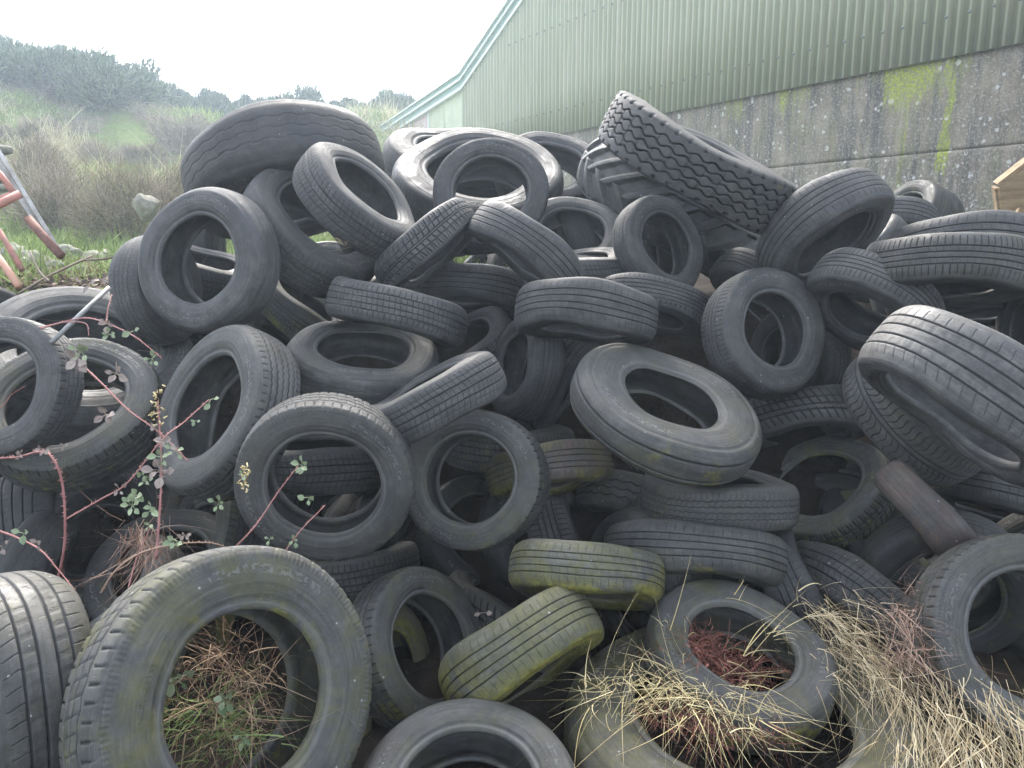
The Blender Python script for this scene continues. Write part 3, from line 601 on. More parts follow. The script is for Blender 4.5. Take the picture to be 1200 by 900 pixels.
v = np.vstack(v); nx = len(xs); a = np.arange(nx-1)[None]; k = np.arange(nzc-1)[:, None]
fc = np.stack([k*nx+a, k*nx+a+1, (k+1)*nx+a+1, (k+1)*nx+a], -1).reshape(-1, 4)
v2 = v+np.array([0, .006, 0]); fb = fc[:, ::-1]+len(v); idx = np.arange(nx-1); fe = np.stack([idx+1, idx, idx+len(v), idx+1+len(v)], -1)
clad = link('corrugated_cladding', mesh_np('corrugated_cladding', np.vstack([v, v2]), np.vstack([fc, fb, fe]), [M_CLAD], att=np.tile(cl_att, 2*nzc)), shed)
M_BOLT = new_mat('bolt_cap', .4, .5)[0]; M_BOLT.node_tree.nodes['Principled BSDF'].inputs['Base Color'].default_value = (.16, .18, .15, 1)
bo = MB()
x = -13.0
kx = math.ceil(x/PITCHW)
while kx*PITCHW < 7:
    xx = kx*PITCHW
    for zz in (4.44, 6.2) if xx > -11 else (4.44,):
        if kx % 2 == 0:
            for sgn in range(1):
                ring = []
                for r_, d_ in ((.022, .0), (.022, .010), (.013, .020), (.005, .025)):
                    ring.append([(xx+r_*math.cos(q*math.pi/4), -.106-d_, zz+r_*math.sin(q*math.pi/4)) for q in range(8)])
                fs = [(r*8+q, r*8+(q+1) % 8, (r+1)*8+(q+1) % 8, (r+1)*8+q) for r in range(3) for q in range(8)]+[tuple(24+q for q in range(8))]
                bo.add([p for r in ring for p in r], [f[::-1] for f in fs])
    kx += 1
bob = bo.build('bolts', M_BOLT, shed, True)
import bmesh
bmj = bmesh.new(); bmj.from_mesh(clad.data); nf0 = len(bmj.faces); bmj.from_mesh(bob.data); bmj.faces.ensure_lookup_table()
for f_ in bmj.faces[nf0:]: f_.material_index = 1
bmj.to_mesh(clad.data); bmj.free(); clad.data.materials.append(M_BOLT); bpy.data.objects.remove(bob)
# plain lean-to panels at the far end, with a faded pinkish door panel
M_PLAIN, nt, b = new_mat('plain_green_panel', .6, .3); g = N(nt); tc = g.n('ShaderNodeTexCoord')
g.l(g.ramp(g.noise(tc.outputs['Object'], 2.5, 4), [(.3, (.40, .43, .28)), (.7, (.48, .52, .34))]), b.inputs['Base Color'])
M_DOOR, nt, b = new_mat('faded_door', .7, .2); g = N(nt); tc = g.n('ShaderNodeTexCoord')
g.l(g.ramp(g.noise(g.mapping(tc.outputs['Object'], (5, 1, 1.2)), 1, 5), [(.35, (.44, .32, .31)), (.65, (.60, .50, .48))]), b.inputs['Base Color'])
M_TRIM, nt, b = new_mat('pale_trim', .45, .4); b.inputs['Base Color'].default_value = (.55, .62, .58, 1)
M_TRIMD, nt, b = new_mat('green_trim', .5, .4); b.inputs['Base Color'].default_value = (.20, .30, .25, 1)
def slab(mb, xa, xb, z0, ya, yb, m_=0):
    za, zb_ = verge(xa), verge(xb)
    mb.add([(xa, ya, z0), (xb, ya, z0), (xb, ya, zb_), (xa, ya, za), (xa, yb, z0), (xb, yb, z0), (xb, yb, zb_), (xa, yb, za)],
           [(0, 1, 2, 3), (5, 4, 7, 6), (0, 4, 5, 1), (3, 2, 6, 7), (0, 3, 7, 4), (1, 5, 6, 2)], m_)
p = MB(); slab(p, -20, -16.42, 3.996, -.04, .2); slab(p, -15.2, -13.21, 3.996, -.04, .2)
for xx in (-18.2, -14.3): slab(p, xx-.02, xx+.02, 4.0, -.055, -.043)
p.build('plain_panel', M_PLAIN, shed)
p = MB(); slab(p, -16.36, -15.26, 3.996, -.03, .2); p.build('faded_door', M_DOOR, shed)
p = MB(); slab(p, -16.418, -16.362, 3.996, -.07, .2); slab(p, -15.258, -15.202, 3.996, -.07, .2); p.build('door_frame', M_TRIM, shed)
# verge flashing: two stepped bands following the roof edge
def verge_band(mb, off, hgt, ya, yb, m_):
    xs_ = [-20.2, -13.1, apex, 7.2]
    zz = [verge(-20.2), verge(-13.1), verge(apex), verge(apex)-(7.2-apex)*.5]
    for i_ in range(3):
        xa, xb = xs_[i_], xs_[i_+1]; za, zb_ = zz[i_]+off, zz[i_+1]+off
        mb.add([(xa, ya, za), (xb, ya, zb_), (xb, ya, zb_+hgt), (xa, ya, za+hgt), (xa, yb, za), (xb, yb, zb_), (xb, yb, zb_+hgt), (xa, yb, za+hgt)],
               [(0, 1, 2, 3), (5, 4, 7, 6), (0, 4, 5, 1), (3, 2, 6, 7), (0, 3, 7, 4), (1, 5, 6, 2)], m_)
vb = MB()
verge_band(vb, -.05, .07, -.16, .1, 0); verge_band(vb, .021, .15, -.13, .1, 1); verge_band(vb, .172, .05, -.20, .1, 0); verge_band(vb, .223, .12, -.16, .1, 1); verge_band(vb, .344, .035, -.22, .1, 0)
vb.build('verge_flashing', [M_TRIM, M_TRIMD], shed)
rf = MB()
for xa, xb, za, zb_ in ((-20.1, -13.1, verge(-20.1)+.36, verge(-13.1)+.36), (-13.1, apex, verge(-13.1)+.36, verge(apex)+.36), (apex, 7.1, verge(apex)+.36, verge(apex)+.36-4.55)):
    rf.add([(xa, -.1, za), (xb, -.1, zb_), (xb, 24, zb_), (xa, 24, za), (xa, -.1, za-.08), (xb, -.1, zb_-.08), (xb, 24, zb_-.08), (xa, 24, za-.08)],
           [(0, 1, 2, 3), (7, 6, 5, 4), (0, 4, 5, 1), (3, 2, 6, 7), (0, 3, 7, 4), (1, 5, 6, 2)])
rf.build('roof', M_TRIMD, shed)
rb = MB(); rb.box((-6.5, 24, 2.6), (13.5, .1, 2.6)); rb.box((-20, 12, 2.3), (.1, 11.6, 2.3)); rb.box((7, 12, 3), (.1, 11.6, 3)); rb.build('rear_wall', M_CLAD, shed)
# ------------------------------------------------------------------ leaves, straw, brush
def two_tone(name, c0, c1, rough=.8, scale=9, trans=0.0, spec=.2):
    m, nt, b = new_mat(name, rough, spec); g = N(nt); geo = g.n('ShaderNodeNewGeometry')
    f = g.math('ADD', g.math('MULTIPLY', g.noise(geo.outputs['Position'], scale, 4, .7), .6), g.math('MULTIPLY', geo.outputs['Random Per Island'], .45))
    g.l(g.ramp(f, [(.30, c0), (.72, c1)]), b.inputs['Base Color'])
    if trans: b.inputs['Transmission Weight'].default_value = 0
    return m
def blades(P, dirs, L, wd, bend, seg=3, seed=0):
    """curved ribbons: P (n,3) roots, dirs (n,3) unit start directions"""
    n = len(P); rs = np.random.RandomState(seed)
    side = np.cross(dirs, rs.normal(size=(n, 3))); side /= np.linalg.norm(side, axis=1)[:, None]+1e-9
    b3 = bend; V = []
    for k in range(seg+1):
        t = k/seg
        c = P+dirs*(L*t)[:, None]+b3*(L*t*t)[:, None]
        w = wd*(1-.85*t)
        V += [c-side*w[:, None], c+side*w[:, None]]
    V = np.stack(V, 1).reshape(-1, 3)            # n, 2(seg+1)
    m = 2*(seg+1); base = (np.arange(n)*m)[:, None, None]
    q = np.array([[2*k, 2*k+1, 2*k+3, 2*k+2] for k in range(seg)])[None]
    return V, (base+q).reshape(-1, 4)
def leafpts(P, nrm, size, seed=0, asp=.55):
    """leaf-shaped rhombs, folded a little"""
    n = len(P); rs = np.random.RandomState(seed)
    a = np.cross(nrm, rs.normal(size=(n, 3))); a /= np.linalg.norm(a, axis=1)[:, None]+1e-9
    b = np.cross(nrm, a); b /= np.linalg.norm(b, axis=1)[:, None]+1e-9; s = size[:, None]
    up = nrm*s*.15
    V = np.stack([P, P+a*s*.5-b*s*asp*.5+up, P+a*s, P+a*s*.5+b*s*asp*.5+up], 1).reshape(-1, 3)
    return V, np.arange(4*n).reshape(n, 4)
def unit(v): return v/(np.linalg.norm(v, axis=-1, keepdims=True)+1e-9)

M_STRAW = two_tone('dry_straw', (.30, .22, .11), (.66, .54, .34), .7, 20)
M_STRAWG = two_tone('pale_straw', (.40, .31, .13), (.72, .60, .33), .6, 20)
M_REDW = two_tone('red_dead_weed', (.065, .026, .018), (.25, .10, .070), .8, 25)
M_GREENB = two_tone('green_blade', (.07, .11, .03), (.22, .27, .09), .6, 20)
M_LEAF = two_tone('bramble_leaf', (.10, .14, .06), (.30, .34, .20), .5, 20, spec=.4)
M_LEAFR = two_tone('purple_bramble_leaf', (.14, .10, .085), (.33, .27, .22), .6, 20, spec=.3)
M_STEM = two_tone('bramble_stem', (.20, .075, .070), (.44, .22, .19), .6, 12)
M_STEMD = two_tone('dry_stem', (.16, .09, .06), (.38, .26, .19), .8, 12)
M_HEATH = two_tone('dead_bracken', (.10, .085, .055), (.38, .32, .23), .9, 3)
M_HGRASS = two_tone('hill_grass', (.13, .17, .05), (.33, .40, .14), .8, 1.6)
M_TUSS = two_tone('pale_tussock', (.26, .23, .12), (.58, .52, .32), .9, 1.6)
M_GORSE = two_tone('gorse', (.030, .050, .026), (.13, .17, .085), .8, 2.5)
M_TWIG = two_tone('twig', (.06, .045, .035), (.17, .13, .10), .9, 8)
M_DLEAF = two_tone('dead_leaves', (.06, .042, .032), (.25, .19, .15), .8, 30)

# hillside: positions seen from the camera side
def hill_pts(n, r0, r1, a0, a1, rs):
    r = np.sqrt(rs.uniform(r0**2, r1**2, n)); r = np.where(rs.rand(n) < .5, rs.uniform(r0, r1, n), r)
    a = rs.uniform(a0, a1, n); x, y = r*np.sin(a), r*np.cos(a)
    return np.stack([x, y, height(x, y)], -1)
rs = np.random.RandomState(5)
def mask(P, seed, s=.16): return fbm(P[:, 0], P[:, 1], s, 3, seed)
A0, A1 = -.72, -.02
# short green grass in patches
P = hill_pts(150000, 5.2, 34, A0, A1, rs); P = P[mask(P, 21) > -.16]
d_ = unit(np.stack([rs.normal(0, .5, len(P)), rs.normal(0, .5, len(P)), np.ones(len(P))], -1))
V, F = blades(P, d_, rs.uniform(.05, .14, len(P))*(1+.03*np.linalg.norm(P, axis=1)), rs.uniform(.003, .007, len(P))*(1+np.linalg.norm(P, axis=1)*.08), rs.normal(0, .3, (len(P), 3)), 2, 1)
tag(link('hill_grass', mesh_np('hill_grass', V, F, [M_HGRASS])), 'green grass growing in patches on the hillside', 'grass', kind='stuff')
# pale tussock grass near the ridge and between
P0 = hill_pts(1500, 13, 34, A0, A1, rs); P0 = P0[(mask(P0, 33) > .07)]
k = 26; P = np.repeat(P0, k, 0)+rs.normal(0, .10, (len(P0)*k, 3))*[1, 1, .2]
d_ = unit(np.stack([rs.normal(0, .45, len(P)), rs.normal(0, .45, len(P)), np.ones(len(P))], -1))
V, F = blades(P, d_, rs.uniform(.2, .55, len(P)), rs.uniform(.004, .009, len(P))*(1+np.linalg.norm(P, axis=1)*.05), rs.normal(0, .5, (len(P), 3)), 3, 2)
tag(link('tussock_grass', mesh_np('tussock_grass', V, F, [M_TUSS])), 'pale dry tussock grass on the upper hillside', 'grass', kind='stuff')
# dead bracken and heather scrub, twiggy mounds
P0 = hill_pts(1300, 6.2, 34, A0, A1, rs); P0 = P0[(mask(P0, 21) < -.05) | (np.linalg.norm(P0, axis=1) < 9)*(mask(P0, 21) < .02)]
k = 230; R0 = rs.uniform(.12, .36, len(P0))*(1+.02*np.linalg.norm(P0, axis=1)); dd = unit(rs.normal(size=(len(P0)*k, 3))); dd[:, 2] = np.abs(dd[:, 2])
P = np.repeat(P0, k, 0)+dd*(np.repeat(R0, k)*rs.uniform(.3, 1, len(dd)))[:, None]*[1, 1, .8]
d_ = unit(dd*.7+rs.normal(0, .9, dd.shape))
V, F = blades(P, d_, rs.uniform(.022, .08, len(P))*(1+.035*np.linalg.norm(P, axis=1)), rs.uniform(.0006, .0016, len(P))*(1+np.linalg.norm(P, axis=1)*.14), rs.normal(0, .6, (len(P), 3)), 2, 3)
tag(link('bracken_scrub', mesh_np('bracken_scrub', V, F, [M_HEATH])), 'brown dead bracken and heather scrub covering the slope', 'scrub', kind='stuff')
# gorse bushes along the skyline
def bush(center, Rb, seed, label, group, name='gorse_bush', nleaf=2600, mat=M_GORSE, spike=.5, wsc=1.0):
    rs = np.random.RandomState(seed); o = empty(name, center); tag(o, label, 'bush', group)
    nl = rs.randint(7, 12); lob = rs.normal(0, .42, (nl, 3))*[1.1, 1.1, .55]*Rb+[0, 0, .55*Rb]; lr = rs.uniform(.28, .52, nl)*Rb
    w = rs.randint(0, nl, nleaf); dd = unit(rs.normal(size=(nleaf, 3)))
    P = lob[w]+dd*(lr[w]*rs.uniform(.45, 1.12, nleaf))[:, None]; P = P[P[:, 2] > -.3*Rb]; dd = dd[:len(P)]
    d_ = unit(P-[0, 0, .2*Rb]+rs.normal(0, .45*Rb, P.shape)+[0, 0, .4*Rb])
    V, F = blades(P, d_, rs.uniform(.10, .30, len(P))*spike*2, rs.uniform(.016, .034, len(P))*wsc, rs.normal(0, .3, (len(P), 3)), 2, seed)
    link('foliage', mesh_np('foliage', V, F, [mat]), o)
    tb = MB()
    for q in range(nl): tb.tube(bez([(0, 0, -.25*Rb), lob[q]*.5+rs.normal(0, .05, 3), lob[q]+[0, 0, lr[q]*.5]], 4), [.045*Rb, .03*Rb, .008], 5)if False else tb.tube([(0, 0, -.25*Rb), lob[q]*.5+rs.normal(0, .05, 3), lob[q]+[0, 0, lr[q]*.5]], [.045*Rb, .03*Rb, .008], 5)
    tb.build('stem', M_TWIG, o, True)
    return o
def on_hill(px, r, dz=0):
    a = math.atan((px-600)/FPX/ (cP+.39*sP)); x, y = r*math.sin(a), r*math.cos(a)
    return np.array([x, y, float(height(x, y))+dz])
gb = random.Random(3); i_ = 0
for px in list(range(-50, 170, 15))+list(range(170, 485, 9)):
    left = px < 175
    for r_ in ((30, 26) if left else (31,)):
        Rb = gb.uniform(.6, 1.05) if left else gb.uniform(.35, .75)
        bush(on_hill(px+gb.uniform(-9, 9), r_+gb.uniform(-1.5, 1.5), .05), Rb, 100+i_, 'dark gorse bush among others along the hill skyline' if left else 'low gorse bush on the hill skyline right of the tall dark clump',
             'tall gorse bushes on the left of the skyline' if left else 'low gorse bushes along the skyline'); i_ += 1
for px, r_ in ((110, 19), (150, 20), (255, 17), (285, 18), (215, 22), (30, 22), (330, 24), (200, 12), (60, 11), (150, 9.5), (20, 14), (250, 10.5)):
    bush(on_hill(px, r_, -.1), gb.uniform(.45, .8), 300+px, 'brownish leafless shrub on the middle of the slope', 'brownish shrubs on the slope', 'scrub_bush', 9000, M_HEATH, .35, .012*r_)
# stones on the bank
M_STONE, nt, b = new_mat('pale_stone', .9, .2); g = N(nt); tc = g.n('ShaderNodeTexCoord')
g.l(g.ramp(g.noise(tc.outputs['Object'], 9, 6, .7), [(.3, (.10, .10, .075)), (.6, (.25, .235, .185)), (.75, (.17, .20, .09))]), b.inputs['Base Color'])
g.l(g.bump(g.noise(tc.outputs['Object'], 20, 5, .7), .8, .02), b.inputs['Normal'])
def rock(c, s, seed, label, name='stone', group=None):
    rs = np.random.RandomState(seed); bm = []; import bmesh
    b_ = bmesh.new(); bmesh.ops.create_icosphere(b_, subdivisions=4, radius=1)
    cuts = unit(rs.normal(size=(9, 3))); lv = rs.uniform(.62, .92, 9)
    for v in b_.verts:
        p = np.array(v.co)
        for c_, l_ in zip(cuts, lv):
            d = p@c_
            if d > l_: p = p-c_*(d-l_)*.85
        p = p*(1+.05*math.sin(7*p[0]+seed)+.04*math.sin(11*p[1]+9*p[2])); v.co = p*np.array(s)
    me = bpy.data.meshes.new(name); b_.to_mesh(me); b_.free(); me.materials.append(M_STONE)
    me.polygons.foreach_set('use_smooth', np.ones(len(me.polygons), bool))
    o = link(name, me, None, c); o.rotation_euler = (rs.rand(), rs.rand(), rs.rand()*6); tag(o, label, 'stone', group); return o
rock(at(172, 243, 7.5), (.13, .10, .15), 1, 'pale upright boulder on the bank behind the big upright bald tyre', 'boulder')
for q, (px, py, z, s) in enumerate([(75, 262, 6.5, .13), (105, 275, 6.2, .10), (48, 292, 5.6, .12), (30, 275, 6.0, .10), (62, 300, 5.3, .08), (90, 297, 5.4, .07), (122, 262, 6.6, .09), (20, 300, 5.3, .09), (75, 283, 5.8, .08), (8, 262, 6.3, .12)]):
    c = at(px, py, z); c[2] = float(height(c[0], c[1]))+s*.25
    rock(c, (s*1.3, s, s*.7), 20+q, 'pale lichen covered stone half sunk in the bank near the metal frame', 'stone', 'stones on the bank')
# old stone wall end at the left edge
sw = empty('stone_wall', at(-14, 185, 9.0)); tag(sw, 'end of a dry stone wall at the left edge of the hillside', 'stone wall')
r5 = random.Random(5)
mb = None
for row in range(8):
    x = -1.2
    while x < .16-row*.03+r5.uniform(-.03, .03):
        wd = r5.uniform(.10, .24); rk = rock((x+wd/2, r5.uniform(-.03, .03), row*.11-.35), (wd*.58, .16, .06), 700+row*20+int(x*50) % 19, None, 'wall_stone'); rk.rotation_euler = (r5.uniform(-.1, .1), r5.uniform(-.1, .1), r5.uniform(-.1, .1))
        rk.parent = sw; x += wd
        for kk in ('category', 'label'):
            if kk in rk: del rk[kk]

# ------------------------------------------------------------------ leaf litter, sticks on the bank behind the left tyres
n = 2600; P = np.stack([at(0, 0, 1)*0]*n); a = rs.uniform(-.67, -.36, n); r = rs.uniform(4.6, 6.2, n)
P[:, 0] = r*np.sin(a); P[:, 1] = r*np.cos(a); P[:, 2] = height(P[:, 0], P[:, 1])+rs.uniform(.0, .05, n)
V, F = leafpts(P, unit(rs.normal(0, .6, (n, 3))+[0, 0, 1]), rs.uniform(.03, .065, n), 4, .6)
tag(link('leaf_litter', mesh_np('leaf_litter', V, F, [M_DLEAF], smooth=False)), 'dead brown leaves littering the bank behind the left tyres', 'dead leaves', kind='stuff')
n = 700; a = rs.uniform(-.67, -.36, n); r = rs.uniform(4.6, 6.6, n)
P = np.stack([r*np.sin(a), r*np.cos(a), 0*a], -1); P[:, 2] = height(P[:, 0], P[:, 1])+.02
d_ = unit(np.stack([rs.normal(size=n), rs.normal(size=n)*.7, rs.uniform(.0, .5, n)], -1))
V, F = blades(P, d_, rs.uniform(.1, .4, n), rs.uniform(.002, .0045, n), rs.normal(0, .25, (n, 3))-[0, 0, .2], 4, 6)
tag(link('dead_stems', mesh_np('dead_stems', V, F, [M_STEMD])), 'tangle of thin dead stems on the bank behind the left tyres', 'dead stems', kind='stuff')
sticks = [[(100, 305, 4.3), (130, 302, 4.2), (165, 288, 4.3)], [(20, 345, 3.9), (60, 322, 4.1), (108, 300, 4.4)], [(35, 295, 4.6), (46, 318, 4.2), (58, 330, 4.0)]]
for q, s_ in enumerate(sticks):
    t = MB(); t.tube(bez([at(*p) for p in s_], 8), .006, 6); o = t.build('dead_branch', M_TWIG, None, True)
    tag(o, ['dead branch lying on the litter left of the tucked in tyre', 'long dead branch crossing the litter above the largest left tyre', 'short dead stick leaning near the red frame foot'][q], 'branch')

# ------------------------------------------------------------------ brambles
def bramble(label, path, width, leaves, thorn=True, stemmat=M_STEM, lm=None, buds=()):
    width *= .68
    pts = bez([at(*p) for p in path], 12); o = empty('bramble', tuple(pts[0]))
    off = np.array(pts[0]); pts = [np.array(p)-off for p in pts]
    t = MB(); n = len(pts); t.tube(pts, [width*(1-.55*k/n) for k in range(n)], 7)
    rs = np.random.RandomState(len(path)*31+int(path[0][0]))
    if thorn:
        for k in range(1, n-1):
            for _ in range(2):
                d = unit((pts[k+1]-pts[k-1])[None])[0]; s = unit(np.cross(d, rs.normal(size=3))[None])[0]
                q = pts[k]+(pts[k+1]-pts[k])*rs.rand(); L = width*rs.uniform(1.3, 2.4)
                t.add([q-d*width*.5+s*width*.3, q+d*width*.5+s*width*.3, q+np.cross(d, s)*width*.3+s*width*.3, q+s*(L+width)+d*width*.6], [(0, 1, 3), (1, 2, 3), (2, 0, 3)])
    t.build('stem', stemmat, o, True)
    tag(o, label, 'bramble')
    for (px, py, z, s, k, red) in leaves:
        c = at(px, py, z)-off; lf = MB(); vs = []
        for q in range(k):
            a = 2*math.pi*q/k+rs.rand()*.9
            out = np.array([math.cos(a), -.55+rs.uniform(-.3, .3), math.sin(a)]); out /= np.linalg.norm(out)
            nn = unit((np.array([rs.normal()*.35, -1, .5+rs.normal()*.35]))[None])[0]; b_ = unit(np.cross(nn, out)[None])[0]; nn = np.cross(out, b_)
            L = .72*s*rs.uniform(.6, 1.15); W_ = L*.36; c0 = c+out*s*.25+rs.normal(0, s*.12, 3)
            row = []
            for (u, w_) in ((0, .02), (.15, .55), (.35, .95), (.55, 1), (.75, .75), (.9, .38), (1, .02)):
                cz = -.10*L*(u-.4)**2*3; g0 = c0+out*L*u+nn*cz
                row += [g0-b_*W_*w_+nn*W_*.28*w_, g0, g0+b_*W_*w_+nn*W_*.28*w_]
            fs = []
            for u in range(6):
                for w_ in (0, 1): fs.append((u*3+w_, u*3+w_+1, u*3+w_+4, u*3+w_+3))
            lf.add(row, fs)
            lf.tube([c, c0+out*L*.5], s*.024, 4)
        lf.build('leaves', M_LEAFR if red else M_LEAF, o, True)
    for (px, py, z, h) in buds:
        bb = MB()
        for q in range(26):
            c = at(px+rs.normal()*4, py-h*q/26, z)-off; r_ = .0035
            bb.tube([c, c+rs.normal(0, .004, 3), c+rs.normal(0, .005, 3)+[0, 0, .004]], [.001, r_, .0015], 6)
        bb.build('buds', M_STRAWG, o, True)
    return o
bramble('thorny red bramble stem curving down in front of the lower left tyres', [(60, 705, 2.35), (74, 650, 2.33), (76, 600, 2.3), (71, 558, 2.3), (58, 533, 2.3), (42, 530, 2.32), (18, 536, 2.4), (-12, 537, 2.5)], .0062, [(50, 527, 2.29, .030, 5, 1), (24, 531, 2.35, .022, 5, 1), (74, 522, 2.3, .016, 3, 1)])
bramble('long pink bramble slanting down across the left tyres with grey leaves at its tip', [(92, 424, 2.45), (118, 448, 2.42), (150, 480, 2.4), (188, 508, 2.4), (220, 540, 2.4)], .0045, [(92, 420, 2.43, .050, 7, 1), (136, 437, 2.42, .045, 5, 1), (124, 486, 2.40, .060, 4, 1), (96, 412, 2.43, .035, 5, 0)])
bramble('upright bramble with pale flower buds at the top and clustered leaves', [(183, 655, 2.3), (187, 600, 2.3), (189, 560, 2.3), (188, 515, 2.3), (185, 470, 2.3)], .0055,
        [(190, 535, 2.28, .036, 5, 0), (206, 528, 2.29, .036, 4, 0), (188, 551, 2.27, .05, 6, 1), (160, 580, 2.28, .036, 6, 0), (172, 562, 2.28, .03, 5, 0), (155, 592, 2.26, .040, 7, 0), (178, 597, 2.27, .034, 5, 0), (196, 516, 2.28, .036, 5, 1), (176, 615, 2.30, .025, 5, 0), (180, 500, 2.3, .02, 5, 1)], buds=[(184, 500, 2.3, 48)])
bramble('bramble rising to the right into the tall oval tyre hole', [(78, 608, 2.38), (118, 585, 2.36), (150, 565, 2.35), (190, 515, 2.36), (215, 495, 2.42), (245, 468, 2.5)], .0042, [(140, 573, 2.35, .026, 5, 1), (247, 468, 2.5, .045, 2, 0), (228, 493, 2.5, .028, 3, 0), (168, 556, 2.33, .022, 4, 0)])
bramble('pale bramble arching low over the tyres above the biggest front tyre', [(118, 695, 2.1), (136, 668, 2.1), (165, 648, 2.12), (205, 638, 2.15), (245, 636, 2.2), (272, 644, 2.25)], .0042, [(205, 632, 2.12, .03, 5, 0), (216, 628, 2.15, .02, 5, 1)], stemmat=M_STEMD)
bramble('thin bramble leaning right across the rim of the left round tyre', [(272, 645, 2.3), (300, 615, 2.3), (325, 578, 2.32), (350, 545, 2.34)], .0036, [(354, 545, 2.34, .032, 6, 0), (256, 590, 2.3, .03, 5, 0), (285, 556, 2.3, .02, 5, 0)], buds=[(286, 575, 2.3, 30)])
bramble('short bramble with three round leaves inside the left round tyre', [(330, 652, 2.3), (352, 622, 2.3), (381, 592, 2.32)], .0032, [(362, 583, 2.3, .036, 3, 0), (316, 632, 2.28, .026, 3, 0), (345, 632, 2.3, .022, 4, 0)])
bramble('bramble stem with pale leaves crossing the dark tyre at the left edge', [(-10, 619, 2.25), (20, 630, 2.25), (48, 645, 2.22), (70, 670, 2.2), (88, 692, 2.15)], .0042, [(28, 625, 2.24, .036, 3, 0), (44, 636, 2.22, .028, 3, 1), (2, 640, 2.24, .030, 4, 1)])
bramble('bramble with withered leaves looping over the pole on the left', [(48, 385, 2.75), (80, 376, 2.7), (105, 373, 2.68), (135, 383, 2.65), (160, 396, 2.62), (190, 420, 2.6)], .0040, [(127, 380, 2.64, .034, 6, 1), (128, 392, 2.62, .034, 5, 0), (156, 388, 2.6, .038, 2, 0), (178, 420, 2.6, .034, 5, 0)])
bramble('faint red bramble arc above the pole on the left', [(45, 384, 2.8), (75, 378, 2.76), (100, 379, 2.74), (104, 393, 2.72)], .003, [], stemmat=M_STEM)
bramble('two thin upright bramble shoots beside the pole', [(124, 378, 2.66), (127, 360, 2.7), (131, 345, 2.75)], .003, [(106, 331, 2.9, .045, 2, 1), (119, 330, 2.9, .04, 2, 1)])
bramble('bramble stems trailing inside the tyre cut off by the left edge', [(-5, 482, 2.9), (8, 470, 2.88), (14, 462, 2.86), (30, 452, 2.84)], .003, [])
bramble('dry bramble stub between the lower left tyres', [(150, 690, 2.2), (160, 655, 2.25), (176, 618, 2.28)], .003, [], stemmat=M_STEM)

# ------------------------------------------------------------------ straw, weeds
def clump(name, label, cat, pts, mat, Lr, wr, spread, droop, seed, seg=6, kind='stuff', up=(0, 0, 1)):
    """pts: list of (px,py,z,n,jitter)"""
    rs = np.random.RandomState(seed); PP = []; UD = []
    for q in pts:
        px, py, z, n, j = q[:5]; u = np.array(q[5] if len(q) > 5 else up, float); c = at(px, py, z)
        PP.append(c+rs.normal(0, j, (n, 3))*[1, 1, .45]); UD.append(np.repeat(u[None], n, 0))
    P = np.vstack(PP); U_ = np.vstack(UD); n = len(P); d = unit(U_+rs.normal(0, spread, (n, 3)))
    L = rs.uniform(*Lr, n); b = rs.normal(0, .55, (n, 3)); b[:, 2] -= rs.uniform(droop*.4, droop, n)
    V, F = blades(P, d, L, rs.uniform(*wr, n), b, seg, seed)
    o = link(name, mesh_np(name, V, F, [mat])); tag(o, label, cat, kind=kind); return o
STRAWS = 1
cl = clump
cl('straw', 'pale straw strewn over the left rim of the straw filled tyre', 'straw', [(735, 795, 2.42, 35, .04, (-.6, -.5, .3)), (770, 812, 2.36, 60, .06, (-.6, -.5, .1)), (820, 825, 2.3, 70, .06, (-.3, -.6, 0)), (880, 838, 2.26, 50, .05, (.4, -.5, 0)), (700, 815, 2.36, 18, .04, (-.7, -.3, .1)), (800, 800, 2.42, 60, .06, (-.6, -.5, .4)), (850, 810, 2.42, 60, .06, (.1, -.5, .2))], M_STRAWG, (.06, .20), (.0009, .0019), .5, .5, 41, 8)
cl('straw', 'dense mat of straw sliding down the right side of the giant flat tyre', 'straw', [(965, 720, 2.66, 93, .05, (.7, -.6, -.3)), (990, 745, 2.6, 105, .05, (.7, -.5, -.3)), (1015, 775, 2.5, 105, .05, (.6, -.5, -.4)), (950, 760, 2.55, 36, .05, (.6, -.5, -.2)), (1040, 800, 2.42, 93, .06, (.3, -.3, -.6)), (965, 790, 2.45, 31, .05, (.6, -.5, -.2)), (1000, 705, 2.7, 36, .05, (.5, -.5, -.3))], M_STRAW, (.07, .22), (.0007, .0017), .4, .9, 42, 9)
cl('straw', 'thick sheaf of pale straw in the lower right corner', 'straw', [(1085, 815, 2.25, 29, .06, (-.1, -.4, -.8)), (1120, 812, 2.2, 48, .08, (.1, -.5, -.8)), (1165, 822, 2.15, 48, .08, (.3, -.5, -.6)), (1195, 850, 2.05, 64, .08, (.3, -.4, -.5)), (1110, 850, 2.1, 72, .08, (0, -.4, -.7)), (1070, 850, 2.2, 48, .06, (-.1, -.4, -.8)), (1150, 875, 1.95, 64, .08, (.1, -.3, -.6)), (1065, 880, 2.1, 20, .05, (-.1, -.4, -.6))], M_STRAW, (.12, .32), (.0007, .0017), .33, 1.0, 43, 10)
cl('straw', 'pale bent straws standing up beside the red dead weeds', 'straw', [(790, 750, 2.6, 3, .02, (.3, -.2, 1)), (860, 700, 2.6, 3, .02, (.4, 0, .9)), (905, 745, 2.5, 6, .02, (.6, -.2, .6)), (925, 700, 2.6, 5, .02, (.6, 0, .5)), (690, 800, 2.4, 8, .03, (-.3, -.2, .8)), (790, 735, 2.6, 3, .02, (-.1, 0, 1)), (870, 770, 2.5, 8, .03, (.2, -.2, .8))], M_STRAWG, (.12, .26), (.0012, .0020), .35, .8, 44, 9)
